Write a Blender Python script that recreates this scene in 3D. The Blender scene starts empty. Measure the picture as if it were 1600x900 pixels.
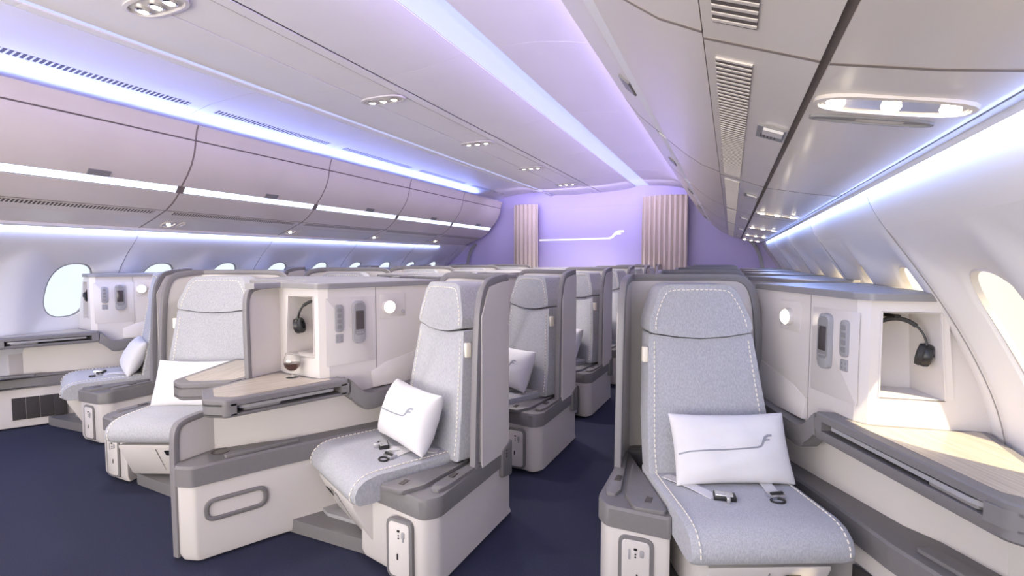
import bpy, bmesh, math, random
from mathutils import Vector, Matrix
random.seed(7)
C = bpy.context.scene.collection
S = bpy.context.scene
# ------------------------------------------------------------------ camera
F_PX = 780.0; EYE = 1.27
pitch = math.atan(44/780); yaw = math.atan(342/780*math.cos(pitch))
cd = bpy.data.cameras.new('camera'); cam = bpy.data.objects.new('camera', cd); C.objects.link(cam)
cd.sensor_width = 36; cd.sensor_fit = 'HORIZONTAL'; cd.lens = 36*F_PX/1600; cd.clip_start = .02
cam.location = (0, 0, EYE); cam.rotation_euler = (math.pi/2-pitch, 0, yaw)
S.camera = cam
S.view_settings.view_transform = 'Standard'; S.view_settings.look = 'None'
S.view_settings.gamma = 1; S.view_settings.exposure = 0.12
S.view_settings.use_curve_mapping = False
# ------------------------------------------------------------------ world (bright hazy daylight outside)
wd = bpy.data.worlds.new('world'); S.world = wd; wd.use_nodes = True
bg = wd.node_tree.nodes['Background']; bg.inputs[0].default_value = (.82, .87, 1, 1); bg.inputs[1].default_value = 1.15
nt = wd.node_tree; tc = nt.nodes.new('ShaderNodeTexCoord'); sx = nt.nodes.new('ShaderNodeSeparateXYZ'); rp = nt.nodes.new('ShaderNodeValToRGB')
mr = nt.nodes.new('ShaderNodeMapRange'); mr.inputs[1].default_value = -1; mr.inputs[2].default_value = 1
rp.color_ramp.elements[0].color = (.80, .86, 1, 1); rp.color_ramp.elements[1].color = (1, .86, .62, 1); rp.color_ramp.elements[0].position = .45; rp.color_ramp.elements[1].position = .8
nt.links.new(tc.outputs['Generated'], sx.inputs[0]); nt.links.new(sx.outputs['X'], mr.inputs[0]); nt.links.new(mr.outputs[0], rp.inputs['Fac']); nt.links.new(rp.outputs['Color'], bg.inputs[0])
# ------------------------------------------------------------------ sun and big lamps
def light(name, kind, loc, rot, energy, color, **k):
    d = bpy.data.lights.new(name, kind); d.energy = energy; d.color = color
    for a, v in k.items(): setattr(d, a, v)
    o = bpy.data.objects.new(name, d); C.objects.link(o); o.location = loc; o.rotation_euler = rot
    return o
def aim(d): return Vector(d).to_track_quat('-Z', 'Y').to_euler()
light('sun', 'SUN', (6, 3, 4), aim((-.36, .50, -.80)), 11.0, (1, .80, .52), angle=math.radians(1.5))
Y0, Y1 = -2.2, 8.1
YM, YL = (Y0+Y1)/2, (Y1-Y0)
def strip(name, x, z, d, e, col, w=.05, y0=Y0, y1=7.2, spread=180):
    o = light(name, 'AREA', (x, (y0+y1)/2, z), (0, 0, 0), e, col, shape='RECTANGLE', size=w, size_y=(y1-y0))
    D = Vector(d).normalized(); zax = -D; yax = Vector((0, 1, 0)); xax = yax.cross(zax)
    o.rotation_euler = Matrix((xax, yax, zax)).transposed().to_euler()
    o.data.spread = math.radians(spread)
    return o
strip('cove_light_left_bins', -3.73, 2.262, (.7, 0, .9), 120, (.24, .32, 1.0), .05)
strip('cove_light_right_bins', -.465, 2.276, (-.8, 0, .45), 95, (.50, .40, 1.0), .025)
strip('sidewall_wash_right', .405, 1.50, (.35, 0, -1), 38, (.30, .44, 1.0), .04)
strip('sidewall_wash_left', -4.46, 1.50, (-.35, 0, -1), 46, (.36, .46, 1.0), .04)
light('front_fill_light', 'AREA', (-2.1, -2.1, 1.0), aim((0, 1, .8)), 175, (1, .92, .85), shape='RECTANGLE', size=4.6, size_y=1.5)  # added fill behind the camera to brighten the cabin, no actual fixture
light('bulkhead_wash', 'AREA', (-2.1, 7.3, 2.30), aim((0, .9, -.8)), 15, (.66, .58, 1), shape='RECTANGLE', size=2.6, size_y=.1)

# ------------------------------------------------------------------ materials
def mat(name, col, rough=.5, metal=0, emit=None, es=1, noise=0, nscale=40, bump=0, bscale=300, coat=0, col2=None, **k):
    m = bpy.data.materials.new(name); m.use_nodes = True
    nt = m.node_tree; b = nt.nodes['Principled BSDF']
    b.inputs['Base Color'].default_value = (*col, 1); b.inputs['Roughness'].default_value = rough
    b.inputs['Metallic'].default_value = metal
    if coat: b.inputs['Coat Weight'].default_value = coat; b.inputs['Coat Roughness'].default_value = .12
    if emit: b.inputs['Emission Color'].default_value = (*emit, 1); b.inputs['Emission Strength'].default_value = es
    if noise or bump:
        tc = nt.nodes.new('ShaderNodeTexCoord')
    if noise or col2:
        n = nt.nodes.new('ShaderNodeTexNoise'); n.inputs['Scale'].default_value = nscale; n.inputs['Detail'].default_value = 4
        nt.links.new(tc.outputs['Object'], n.inputs['Vector'])
        r = nt.nodes.new('ShaderNodeValToRGB'); c2 = col2 or tuple(min(1, c*(1+noise)) for c in col)
        c1 = col if col2 else tuple(c*(1-noise) for c in col)
        r.color_ramp.elements[0].color = (*c1, 1); r.color_ramp.elements[1].color = (*c2, 1)
        r.color_ramp.elements[0].position = .3; r.color_ramp.elements[1].position = .7
        nt.links.new(n.outputs['Fac'], r.inputs['Fac']); nt.links.new(r.outputs['Color'], b.inputs['Base Color'])
    if bump:
        n2 = nt.nodes.new('ShaderNodeTexNoise'); n2.inputs['Scale'].default_value = bscale; n2.inputs['Detail'].default_value = 2
        nt.links.new(tc.outputs['Object'], n2.inputs['Vector'])
        bp = nt.nodes.new('ShaderNodeBump'); bp.inputs['Strength'].default_value = bump; bp.inputs['Distance'].default_value = .002
        nt.links.new(n2.outputs['Fac'], bp.inputs['Height']); nt.links.new(bp.outputs['Normal'], b.inputs['Normal'])
    for a, v in k.items(): b.inputs[a.replace('_', ' ')].default_value = v
    return m
def weave(name, c1, c2):
    m = mat(name, c1, .9, noise=.06, nscale=220, bump=.5, bscale=700); nt = m.node_tree; b = nt.nodes['Principled BSDF']
    tc = [n for n in nt.nodes if n.type == 'TEX_COORD'][0]
    mix = nt.nodes.new('ShaderNodeMix'); mix.data_type = 'RGBA'
    n = nt.nodes.new('ShaderNodeTexNoise'); n.inputs['Scale'].default_value = 260; n.inputs['Detail'].default_value = 3
    mp = nt.nodes.new('ShaderNodeMapping'); mp.inputs['Scale'].default_value = (1, 1, .3)
    nt.links.new(tc.outputs['Object'], mp.inputs['Vector']); nt.links.new(mp.outputs['Vector'], n.inputs['Vector'])
    r = nt.nodes.new('ShaderNodeValToRGB'); r.color_ramp.elements[0].position = .38; r.color_ramp.elements[1].position = .62
    nt.links.new(n.outputs['Fac'], r.inputs['Fac'])
    nt.links.new(r.outputs['Color'], mix.inputs['Factor'])
    mix.inputs['A'].default_value = (*c1, 1); mix.inputs['B'].default_value = (*c2, 1)
    nt.links.new(mix.outputs['Result'], b.inputs['Base Color'])
    b.inputs['Sheen Weight'].default_value = .2
    return m
M = dict(
    white=mat('cream_shell_plastic', (.63, .595, .57), .32, noise=.015, nscale=3, coat=.15),
    wall=mat('sidewall_lining', (.76, .75, .76), .45, noise=.01, nscale=2),
    ceil=mat('ceiling_panel', (.80, .775, .77), .42, noise=.015, nscale=2),
    bin=mat('bin_champagne', (.68, .62, .56), .30, noise=.03, nscale=2.5, coat=.2),
    seal=mat('brown_seal', (.24, .20, .175), .6, noise=.04, nscale=30),
    gap=mat('gap_brown', (.16, .13, .115), .7, noise=.05, nscale=20),
    vent=mat('vent_dark', (.10, .085, .08), .7, noise=.05, nscale=20),
    grey=mat('grey_plastic', (.175, .167, .167), .48, noise=.03, nscale=60, bump=.15, bscale=900),
    rim=mat('grey_rim', (.21, .20, .205), .4, noise=.02, nscale=30),
    lgrey=mat('light_grey_plastic', (.33, .325, .335), .4, noise=.02, nscale=30),
    cap=mat('grey_cap', (.235, .228, .228), .4, noise=.02, nscale=30),
    fabric=weave('seat_fabric', (.36, .365, .39), (.45, .455, .48)),
    stitch=mat('cream_thread', (.85, .80, .70), .8, noise=.03, nscale=60),
    pillow=mat('pillow_cotton', (.71, .70, .715), .85, noise=.01, nscale=30, bump=.35, bscale=400),
    logo=mat('logo_grey', (.30, .31, .35), .6, noise=.02, nscale=60),
    black=mat('black_plastic', (.012, .012, .013), .38, noise=.05, nscale=60),
    pad=mat('black_leatherette', (.02, .02, .022), .6, noise=.1, nscale=60, bump=.3, bscale=500),
    steel=mat('brushed_steel', (.62, .62, .64), .3, 1, noise=.05, nscale=60),
    webbing=mat('belt_webbing', (.66, .65, .66), .85, noise=.08, nscale=200, bump=.4, bscale=600),
    screen=mat('dark_screen', (.06, .05, .05), .15, noise=.05, nscale=10),
    mesh=mat('black_mesh_pouch', (.035, .03, .03), .8, noise=.35, nscale=400, bump=.5, bscale=500),
    carpet=mat('navy_carpet', (.008, .010, .030), .95, nscale=250, noise=.1, col2=(.021, .025, .062), bump=.9, bscale=500),
    bulk=mat('bulkhead_mood_tint', (.56, .50, .80), .5, noise=.015, nscale=2),  # white bulkhead; lilac mood light partly put into the base colour
    curtain=mat('curtain_cloth', (.66, .57, .48), .9, noise=.05, nscale=120, bump=.3, bscale=500),
    lamp=mat('lamp_glow', (1, .95, .85), .4, emit=(1, .86, .68), es=14, noise=.001, nscale=5),
    spot=mat('spot_glow', (1, .95, .85), .4, emit=(1, .88, .70), es=30, noise=.001, nscale=5),
    led=mat('led_diffuser', (.8, .85, 1), .4, emit=(.72, .82, 1), es=1.25, noise=.001, nscale=5),
    cove=mat('cove_diffuser', (.45, .50, .8), .4, emit=(.60, .68, 1), es=.62, noise=.001, nscale=5),
    blueglow=mat('blue_cove_diffuser', (.6, .65, 1), .4, emit=(.40, .48, 1), es=.8, noise=.001, nscale=5),
    logolit=mat('logo_lit', (1, 1, 1), .4, emit=(1, .97, .92), es=1.2, noise=.001, nscale=5),
    chrome=mat('bright_chrome', (.85, .83, .8), .18, 1, noise=.02, nscale=20),
)
def glassmat(name, col, rough, ior, w=1):
    m = mat(name, col, rough); b = m.node_tree.nodes['Principled BSDF']
    b.inputs['Transmission Weight'].default_value = w; b.inputs['IOR'].default_value = ior
    nt = m.node_tree; tc = nt.nodes.new('ShaderNodeTexCoord'); n = nt.nodes.new('ShaderNodeTexNoise'); n.inputs['Scale'].default_value = 5
    r = nt.nodes.new('ShaderNodeMapRange'); r.inputs[3].default_value = rough; r.inputs[4].default_value = rough+.01
    nt.links.new(tc.outputs['Object'], n.inputs['Vector']); nt.links.new(n.outputs['Fac'], r.inputs[0]); nt.links.new(r.outputs[0], b.inputs['Roughness'])
    return m
M['glass'] = glassmat('clear_glass', (1, 1, 1), 0, 1.45)
M['brandy'] = glassmat('dark_brandy', (.07, .016, .01), 0, 1.33)
def panemat():
    m = bpy.data.materials.new('window_pane'); m.use_nodes = True; nt = m.node_tree; nt.nodes.clear()
    o = nt.nodes.new('ShaderNodeOutputMaterial'); mx = nt.nodes.new('ShaderNodeMixShader'); t = nt.nodes.new('ShaderNodeBsdfTransparent')
    g = nt.nodes.new('ShaderNodeBsdfGlossy'); g.inputs['Roughness'].default_value = .05; fr = nt.nodes.new('ShaderNodeFresnel'); fr.inputs[0].default_value = 1.3
    tc = nt.nodes.new('ShaderNodeTexCoord'); n = nt.nodes.new('ShaderNodeTexNoise'); n.inputs['Scale'].default_value = 4
    r = nt.nodes.new('ShaderNodeValToRGB'); r.color_ramp.elements[0].color = (.93, .96, 1, 1); r.color_ramp.elements[1].color = (.97, .99, 1, 1)
    nt.links.new(tc.outputs['Object'], n.inputs['Vector']); nt.links.new(n.outputs['Fac'], r.inputs['Fac']); nt.links.new(r.outputs['Color'], t.inputs[0])
    mx.inputs[0].default_value = .04; nt.links.new(t.outputs[0], mx.inputs[1]); nt.links.new(g.outputs[0], mx.inputs[2]); nt.links.new(mx.outputs[0], o.inputs[0])
    return m
M['pane'] = panemat()
def woodmat():
    m = mat('table_veneer', (.46, .39, .32), .32, coat=.35); nt = m.node_tree; b = nt.nodes['Principled BSDF']
    tc = nt.nodes.new('ShaderNodeTexCoord'); mp = nt.nodes.new('ShaderNodeMapping'); mp.inputs['Scale'].default_value = (60, 3, 3); mp.inputs['Rotation'].default_value = (0, 0, .5)
    n = nt.nodes.new('ShaderNodeTexNoise'); n.inputs['Scale'].default_value = 2; n.inputs['Detail'].default_value = 5
    r = nt.nodes.new('ShaderNodeValToRGB'); r.color_ramp.elements[0].color = (.34, .285, .22, 1); r.color_ramp.elements[1].color = (.50, .44, .36, 1)
    r.color_ramp.elements[0].position = .3; r.color_ramp.elements[1].position = .7
    nt.links.new(tc.outputs['Object'], mp.inputs['Vector']); nt.links.new(mp.outputs['Vector'], n.inputs['Vector']); nt.links.new(n.outputs['Fac'], r.inputs['Fac']); nt.links.new(r.outputs['Color'], b.inputs['Base Color'])
    return m
M['wood'] = woodmat()

# ------------------------------------------------------------------ mesh helpers
def finish(bm, name, m, parent=None, smooth=True, ang=35):
    bmesh.ops.recalc_face_normals(bm, faces=bm.faces[:])
    me = bpy.data.meshes.new(name); bm.to_mesh(me); bm.free()
    if smooth:
        for p in me.polygons: p.use_smooth = True
        try: me.set_sharp_from_angle(angle=math.radians(ang))
        except Exception: pass
    me.materials.append(M[m] if isinstance(m, str) else m)
    o = bpy.data.objects.new(name, me); C.objects.link(o)
    if parent: o.parent = parent
    return o
def tag(o, label=None, cat=None, group=None, kind=None):
    if label: o['label'] = label
    if cat: o['category'] = cat
    if group: o['group'] = group
    if kind: o['kind'] = kind
    return o
def empty(name, loc=(0, 0, 0), rz=0):
    o = bpy.data.objects.new(name, None); C.objects.link(o); o.location = loc; o.rotation_euler = (0, 0, rz); o.empty_display_size = .1
    return o
def loft(bm, rings, cap=True, closed=True):
    V = [[bm.verts.new(p) for p in r] for r in rings]; n = len(rings[0])
    for a, b in zip(V, V[1:]):
        for i in range(n if closed else n-1):
            j = (i+1) % n
            try: bm.faces.new((a[i], a[j], b[j], b[i]))
            except ValueError: pass
    if cap and closed:
        bm.faces.new(V[0][::-1]); bm.faces.new(V[-1])
    return V
def prism(bm, A, B, bev=0, seg=2, both=True):
    """two matching 3-D outlines; bevels the rims"""
    V = loft(bm, [A, B])
    if bev:
        es = set(); n = len(A)
        for k, r in enumerate(V):
            if k == 0 and not both: continue
            for i in range(n):
                e = bm.edges.get((r[i], r[(i+1) % n]))
                if e: es.add(e)
        bmesh.ops.bevel(bm, geom=list(es), offset=bev, segments=seg, affect='EDGES', profile=.5, clamp_overlap=True)
    return bm
def roundpoly(pts, r=.02, seg=4):
    """round corners of a 2-D polygon; r number or list"""
    out = []; n = len(pts)
    for i in range(n):
        rr = r[i] if isinstance(r, (list, tuple)) else r
        p = Vector(pts[i]); a = Vector(pts[i-1])-p; b = Vector(pts[(i+1) % n])-p
        la, lb = a.length, b.length
        if rr <= 0 or la < 1e-6 or lb < 1e-6: out.append(tuple(p)); continue
        a.normalize(); b.normalize(); ang = a.angle(b, math.pi)
        if ang > 3.05: out.append(tuple(p)); continue
        t = min(rr/math.tan(ang/2), la*.45, lb*.45)
        p0 = p+a*t; p1 = p+b*t
        for k in range(seg+1):
            s = k/seg; out.append(tuple((1-s)**2*p0+2*s*(1-s)*p+s*s*p1))
    return out
def box(bm, x0, x1, y0, y1, z0, z1, bev=0, seg=2):
    P = [(x0, y0), (x1, y0), (x1, y1), (x0, y1)]
    V = loft(bm, [[(x, y, z0) for x, y in P], [(x, y, z1) for x, y in P]])
    if bev:
        vs = set(v for r in V for v in r); es = [e for e in bm.edges if e.verts[0] in vs and e.verts[1] in vs]
        bmesh.ops.bevel(bm, geom=es, offset=bev, segments=seg, affect='EDGES', profile=.5, clamp_overlap=True)
def sweep(bm, path, prof, up=(0, 0, 1), closed=False, capends=True):
    """prof: list of (a,b): a along side, b along up-ish"""
    P = [Vector(p) for p in path]; n = len(P); rings = []
    side = None
    for i in range(n):
        t = (P[(i+1) % n]-P[i-1]) if closed or 0 < i < n-1 else (P[1]-P[0] if i == 0 else P[-1]-P[-2])
        t.normalize()
        if side is None:
            u = Vector(up); s = t.cross(u)
            if s.length < 1e-4: s = t.cross(Vector((1, 0, 0)))
            side = s.normalized()
        else:
            side = (side-t*side.dot(t)); side.normalize()
        u = side.cross(t)
        rings.append([tuple(P[i]+side*a+u*b) for a, b in prof])
    if closed: rings.append(rings[0])
    V = loft(bm, rings, cap=not closed and capends)
    if closed: bmesh.ops.remove_doubles(bm, verts=[v for r in (V[0], V[-1]) for v in r], dist=1e-6)
def circ(r, n=8, r2=None): return [(r*math.cos(2*math.pi*i/n), (r2 or r)*math.sin(2*math.pi*i/n)) for i in range(n)]
def rect(a, b, r=.004): return roundpoly([(-a/2, -b/2), (a/2, -b/2), (a/2, b/2), (-a/2, b/2)], r, 2)
def smoothpath(pts, it=2):
    P = [Vector(p) for p in pts]
    for _ in range(it):
        Q = [P[0]]
        for a, b in zip(P, P[1:]): Q += [a*.75+b*.25, a*.25+b*.75]
        Q.append(P[-1]); P = Q
    return P
def resample(P, step):
    P = [Vector(p) for p in P]; out = [P[0]]; acc = 0
    for a, b in zip(P, P[1:]):
        L = (b-a).length
        if L < 1e-9: continue
        d = step-acc
        while d <= L: out.append(a+(b-a)*(d/L)); d += step
        acc = L-(d-step)
    return out
def dashes(bm, path, pitch=.02, ln=.0125, r=.0024):
    Q = resample(path, pitch/4)
    for i in range(0, len(Q)-3, 4):
        a = Q[i]; b = Q[i+2]; d = (b-a)
        if d.length < 1e-5: continue
        d.normalize(); b = a+d*ln
        s = d.cross(Vector((0, 0, 1)));
        if s.length < .1: s = d.cross(Vector((1, 0, 0)))
        s.normalize(); u = s.cross(d)
        loft(bm, [[tuple(a+s*x+u*y) for x, y in circ(r, 5)], [tuple(b+s*x+u*y) for x, y in circ(r, 5)]])
def lathe(bm, prof, n=24, c=(0, 0, 0)):
    rings = [[(c[0]+r*math.cos(2*math.pi*i/n), c[1]+r*math.sin(2*math.pi*i/n), c[2]+z) for i in range(n)] for r, z in prof]
    loft(bm, rings)
def NB(): return bmesh.new()

# ------------------------------------------------------------------ setting: floor, walls, ceiling
def quadstrip(name, prof, m, y0=Y0, y1=Y1, th=.02, ny=1, parent=None, struct=True, up=1):
    """longitudinal panel: open (x,z) profile with thickness, extruded along y"""
    bm = NB(); n = len(prof); P = [Vector(p) for p in prof]; off = []
    for i in range(n):
        t = (P[min(i+1, n-1)]-P[max(i-1, 0)]).normalized(); off.append(P[i]+Vector((-t.y, t.x))*th*up)
    loop = [tuple(p) for p in P]+[tuple(p) for p in off[::-1]]
    prism(bm, [(x, y0, z) for x, z in loop], [(x, y1, z) for x, z in loop])
    o = finish(bm, name, m, parent, ang=25)
    if struct: tag(o, kind='structure')
    return o
bm = NB(); box(bm, -5.05, .86, Y0, Y1+.3, -.05, 0); tag(finish(bm, 'floor', 'carpet', smooth=False), kind='structure')

WR = [(1.50, .395), (1.40, .45), (1.24, .562), (1.03, .685), (.80, .785), (.45, .845), (0, .84)]
WL = [(1.50, -4.44), (1.40, -4.58), (1.24, -4.74), (1.03, -4.88), (.80, -4.97), (.45, -5.02), (0, -5.01)]
def wx(tab, z):
    z = max(min(z, tab[0][0]), tab[-1][0])
    for (z1, x1), (z0, x0) in zip(tab, tab[1:]):
        if z >= z0:
            t = (z-z0)/(z1-z0) if z1 > z0 else 0
            return x0+(x1-x0)*t
    return tab[-1][1]
def wxs(tab, z):  # smoothed
    return sum(wx(tab, z+d) for d in (-.09, -.06, -.03, 0, .03, .06, .09))/7
def sidewall(side, tab, sgn, y_first, pitch, k0, k1, hw, zc, hh):
    """one lining wall with flared window recesses"""
    bm = NB(); NA = 48; zt, zb = 1.52, .0; glass = []
    ye = y_first+(k0-.5)*pitch
    def pt(y, z, d): return (wxs(tab, z)+sgn*d, y, z)
    cells = []
    for k in range(k0, k1+1):
        yc = y_first+k*pitch; ya, yb = yc-pitch/2, yc+pitch/2; za, zb2 = zc-.40, zc+.36
        rings = []
        ANG = [2*math.pi*(i+.5)/NA for i in range(NA)]
        cz_ = [math.atan2(s1, s2)%(2*math.pi) for s1, s2 in ((zb2-zc, pitch/2), (zb2-zc, -pitch/2), (za-zc, -pitch/2), (za-zc, pitch/2))]
        ANG = sorted([a for a in ANG if min(abs(a-q) for q in cz_) > .04]+cz_)
        ts = [0, .06, .14, .26, .40, .60, .80, 1]
        for t in ts:
            ring = []
            for a in ANG:
                ca, sa = math.cos(a), math.sin(a)
                e = 2/2.7
                hy = hw*abs(ca)**e*(1 if ca > 0 else -1); hz = hh*abs(sa)**e*(1 if sa > 0 else -1)
                # border of the cell in the same direction
                by, bz = (pitch/2), ((zb2-zc) if sa > 0 else (zc-za))
                sc = min(by/abs(ca) if abs(ca) > 1e-6 else 9, bz/abs(sa) if abs(sa) > 1e-6 else 9)
                oy, oz = ca*sc, sa*sc
                y = yc+hy*(1-t)+oy*t; z = zc+hz*(1-t)+oz*t
                dep = .062*(1-min(1, t/.9))**1.35
                ring.append(pt(y, z, dep))
            rings.append(ring)
        V = loft(bm, rings, cap=False)
        # inner reveal: short tube outwards
        R0 = rings[0]; R1 = [(x+sgn*.028, y+(yc-y)*.04, z+(zc-z)*.04) for x, y, z in R0]
        loft(bm, [R1, R0], cap=False)
        # frame ring and pane
        glass.append((yc, [(x+sgn*.018, y, z) for x, y, z in R0]))
        # strips above and below
        for (z0, z1, nz) in ((zb, za, 8), (zb2, zt, 6)):
            ys = [ya+(yb-ya)*j/6 for j in range(7)]
            G = [[bm.verts.new(pt(y, z0+(z1-z0)*i/nz, 0)) for y in ys] for i in range(nz+1)]
            for a, b in zip(G, G[1:]):
                for j in range(6): bm.faces.new((a[j], a[j+1], b[j+1], b[j]))
    bmesh.ops.remove_doubles(bm, verts=bm.verts[:], dist=.0008)
    o = finish(bm, 'wall_'+side, 'wall', ang=40); tag(o, kind='structure')
    # outer skin, closes the wall thickness around the windows
    return glass
gr = sidewall('right', WR, 1, 1.77, .67, -5, 9, .185, 1.015, .235)
gl = sidewall('left', WL, -1, 2.27, .66, -6, 9, .155, 1.02, .225)
wn = 0
for side, gg, sg in (('right', gr, 1), ('left', gl, -1)):
    for yc, R in gg:
        wn += 1
        root = empty('window_%d' % wn, (R[0][0], yc, 1.02)); tag(root, kind='structure')
        inv = Vector(root.location)
        bm = NB()
        R = [tuple(Vector(p)-inv) for p in R]
        rin = [(x, y*.93, z*.955) for x, y, z in R]; rin2 = [(x+sg*.012, y, z) for x, y, z in rin]; ro2 = [(x-sg*.006, y, z) for x, y, z in R]; ri0 = [(x-sg*.006, y, z) for x, y, z in rin]
        big = [(x, y*1.05, z*1.04) for x, y, z in R]; big2 = [(x+sg*.012, y*1.05, z*1.04) for x, y, z in R]
        loft(bm, [big2, big, ro2, ri0, rin2], cap=False)
        finish(bm, 'window_frame', 'cap' if side == 'left' else 'white', root)
        bm = NB(); pl = [(x+sg*.014, y*1.03, z*1.02) for x, y, z in R]; bm.faces.new([bm.verts.new(p) for p in pl]); finish(bm, 'window_pane', 'pane', root, smooth=False)
# vertical lining joints
tn = 0
for side, tab, yf, pt_, sg in (('right', WR, 1.70, 1.34, -1), ('left', WL, 2.23, 1.32, 1)):
    for k in range(-2, 5):
        y = yf+.33+pt_*k
        tn += 1; bm = NB()
        zs = [1.50-.05*i for i in range(30)]
        sweep(bm, [(wxs(tab, z)+sg*.0005, y, z) for z in zs], rect(.003, .003, 0), up=(0, 1, 0))
        tag(finish(bm, 'trim_%d' % tn, 'cap'), kind='structure')
# outer skin so no light leaks around sidewalls
# ceiling profiles (x, z)
CP = [('ceiling', [(-.40, 2.325), (-.50, 2.322), (-.62, 2.345), (-.8, 2.39), (-1.0, 2.42), (-1.195, 2.428)], 'ceil', -1),
      ('ceiling', [(-1.40, 2.428), (-1.45, 2.412), (-1.60, 2.39), (-1.80, 2.374), (-1.95, 2.368)], 'ceil', -1),
      ('ceiling', [(-1.965, 2.366), (-2.03, 2.363)], 'ceil', -1),
      ('ceiling', [(-2.04, 2.366), (-2.30, 2.358)], 'ceil', -1),
      ('ceiling', [(-2.306, 2.356), (-2.55, 2.355), (-2.76, 2.366)], 'ceil', -1),
      ('ceiling', [(-2.77, 2.352), (-2.83, 2.352)], 'ceil', -1),
      ('ceiling', [(-3.03, 2.425), (-3.2, 2.425), (-3.5, 2.405), (-3.68, 2.372), (-3.74, 2.35)], 'ceil', -1)]
joints = [2.52+1.36*k for k in range(-4, 5)]
edges = [Y0]+[j for j in joints if j > Y0+.1 and j < Y1-.1]+[Y1]
for nm, pr, m, up in CP:
    for a, b in zip(edges, edges[1:]):
        quadstrip(nm, pr, m, a+.0022, b-.0022, .006, up=up)
quadstrip('trim_50', [(-3.74, 2.35), (-3.80, 2.325), (-3.835, 2.28), (-3.83, 2.23)], 'wall', th=.012, up=-1)
for i_, (xa, xb) in enumerate(((-4.60, -4.42), (.385, .56))):
    bm = NB(); xo = -4.60 if i_ == 0 else .54
    box(bm, xo, xo+.02, Y0, Y1+.2, 1.53, 2.50); tag(finish(bm, 'trim_%d' % (56+i_), 'gap', smooth=False), kind='structure')  # unseen side skin, added to stop sun leaking in above the bins
    bm = NB(); box(bm, xa, xb, Y0, Y1+.2, 1.515, 1.535); tag(finish(bm, 'trim_%d' % (58+i_), 'wall', smooth=False), kind='structure')
bm = NB(); box(bm, -4.6, .56, Y0, Y1+.2, 2.50, 2.54); tag(finish(bm, 'trim_52', 'gap', smooth=False), kind='structure')  # unseen roof sheet over the panels, widened to shut the sun out
# strip diffusers
quadstrip('trim_53', [(-1.195, 2.434), (-1.30, 2.446), (-1.40, 2.434)], 'cove', th=.01, up=-1)
quadstrip('trim_54', [(-2.83, 2.44), (-2.93, 2.452), (-3.03, 2.44)], 'cove', th=.01, up=-1)
quadstrip('trim_55', [(-3.735, 2.256), (-3.775, 2.256)], 'blueglow', th=.008, up=-1)
# long slot vents in the left outer ceiling panel
def slotvent(name, x0, z0, x1, z1, ya, yb, pitch=.028, m='vent', sm='ceil', parent=None):
    bm = NB(); n = int((yb-ya)/pitch)
    d = Vector((x1-x0, z1-z0)); nrm = Vector((d.y, -d.x)).normalized()
    if nrm.y > 0: nrm = -nrm
    a = Vector((x0, z0)); b = Vector((x1, z1))
    o1 = nrm*.0015; o2 = nrm*.003
    loop = [a+o1, b+o1, b-o1, a-o1]
    prism(bm, [(p.x, ya, p.y) for p in loop], [(p.x, yb, p.y) for p in loop])
    base = finish(bm, name, m, parent, smooth=False)
    bm = NB()
    for i in range(n+1):
        y = ya+pitch*i
        loop = [a+o2, b+o2, b, a]
        prism(bm, [(p.x, y-pitch*.17, p.y) for p in loop], [(p.x, y+pitch*.17, p.y) for p in loop])
    finish(bm, 'vent_slats', sm, base, smooth=False)
    return base
for i, (a, b) in enumerate(zip(edges, edges[1:])):
    if b-a > .6: tag(slotvent('trim_%d' % (60+i), -3.56, 2.395, -3.62, 2.384, a+.1, b-.1), kind='structure')

# ------------------------------------------------------------------ bulkhead, curtains
bm = NB()
box(bm, -5.05, .86, Y1, Y1+.03, 0, 2.47); tag(finish(bm, 'wall_back', 'bulk', smooth=False), kind='structure')
bm = NB(); box(bm, -3.04, -1.28, Y1-.02, Y1-.004, 0, 2.14, .004); tag(finish(bm, 'trim_70', 'bulk', smooth=False), kind='structure')
# door frame arcs beside the bulkhead
for i, (x0, sg, tab) in enumerate(((.36, 1, WR), (-4.36, -1, WL))):
    bm = NB(); sweep(bm, smoothpath([(x0-sg*.12, Y1-.05, 1.56), (x0-sg*.02, Y1-.05, 1.45), (x0+sg*.06, Y1-.05, 1.2), (x0+sg*.10, Y1-.05, .7), (x0+sg*.12, Y1-.05, 0)]), rect(.05, .03), up=(0, 1, 0))
    tag(finish(bm, 'trim_%d' % (71+i), 'lgrey'), kind='structure')
# lit airline line-and-F emblem on the bulkhead
def stroke(bm, pts, w, y, t=.006):
    P = [Vector((p[0], 0, p[1])) for p in pts]; n = len(P); L = []; R = []
    for i in range(n):
        d = (P[min(i+1, n-1)]-P[max(i-1, 0)]).normalized(); s = Vector((-d.z, 0, d.x)); ww = w[i] if isinstance(w, (list, tuple)) else w
        L.append(P[i]+s*ww/2); R.append(P[i]-s*ww/2)
    for i in range(n-1):
        q = [L[i], L[i+1], R[i+1], R[i]]
        prism(bm, [(p.x, y, p.z) for p in q], [(p.x, y-t, p.z) for p in q])
EMB = [([(-1, 0), (-.3, .004), (.36, .012), (.43, .02), (.47, .045), (.50, .08), (.53, .115), (.58, .135), (.67, .137)], [.014, .014, .016, .02, .026, .028, .028, .024, .02]),
       ([(.505, .082), (.55, .092), (.62, .090)], [.02, .018, .012])]
bm = NB()
for pts, w in EMB: stroke(bm, [(-2.16+x*.86, 1.605+z*.9) for x, z in pts], [q*1.15 for q in w], Y1-.021)
o = finish(bm, 'airline_emblem', 'logolit', smooth=False); tag(o, 'glowing white line ending in a stylised F on the lilac-lit bulkhead', 'emblem')
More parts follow.
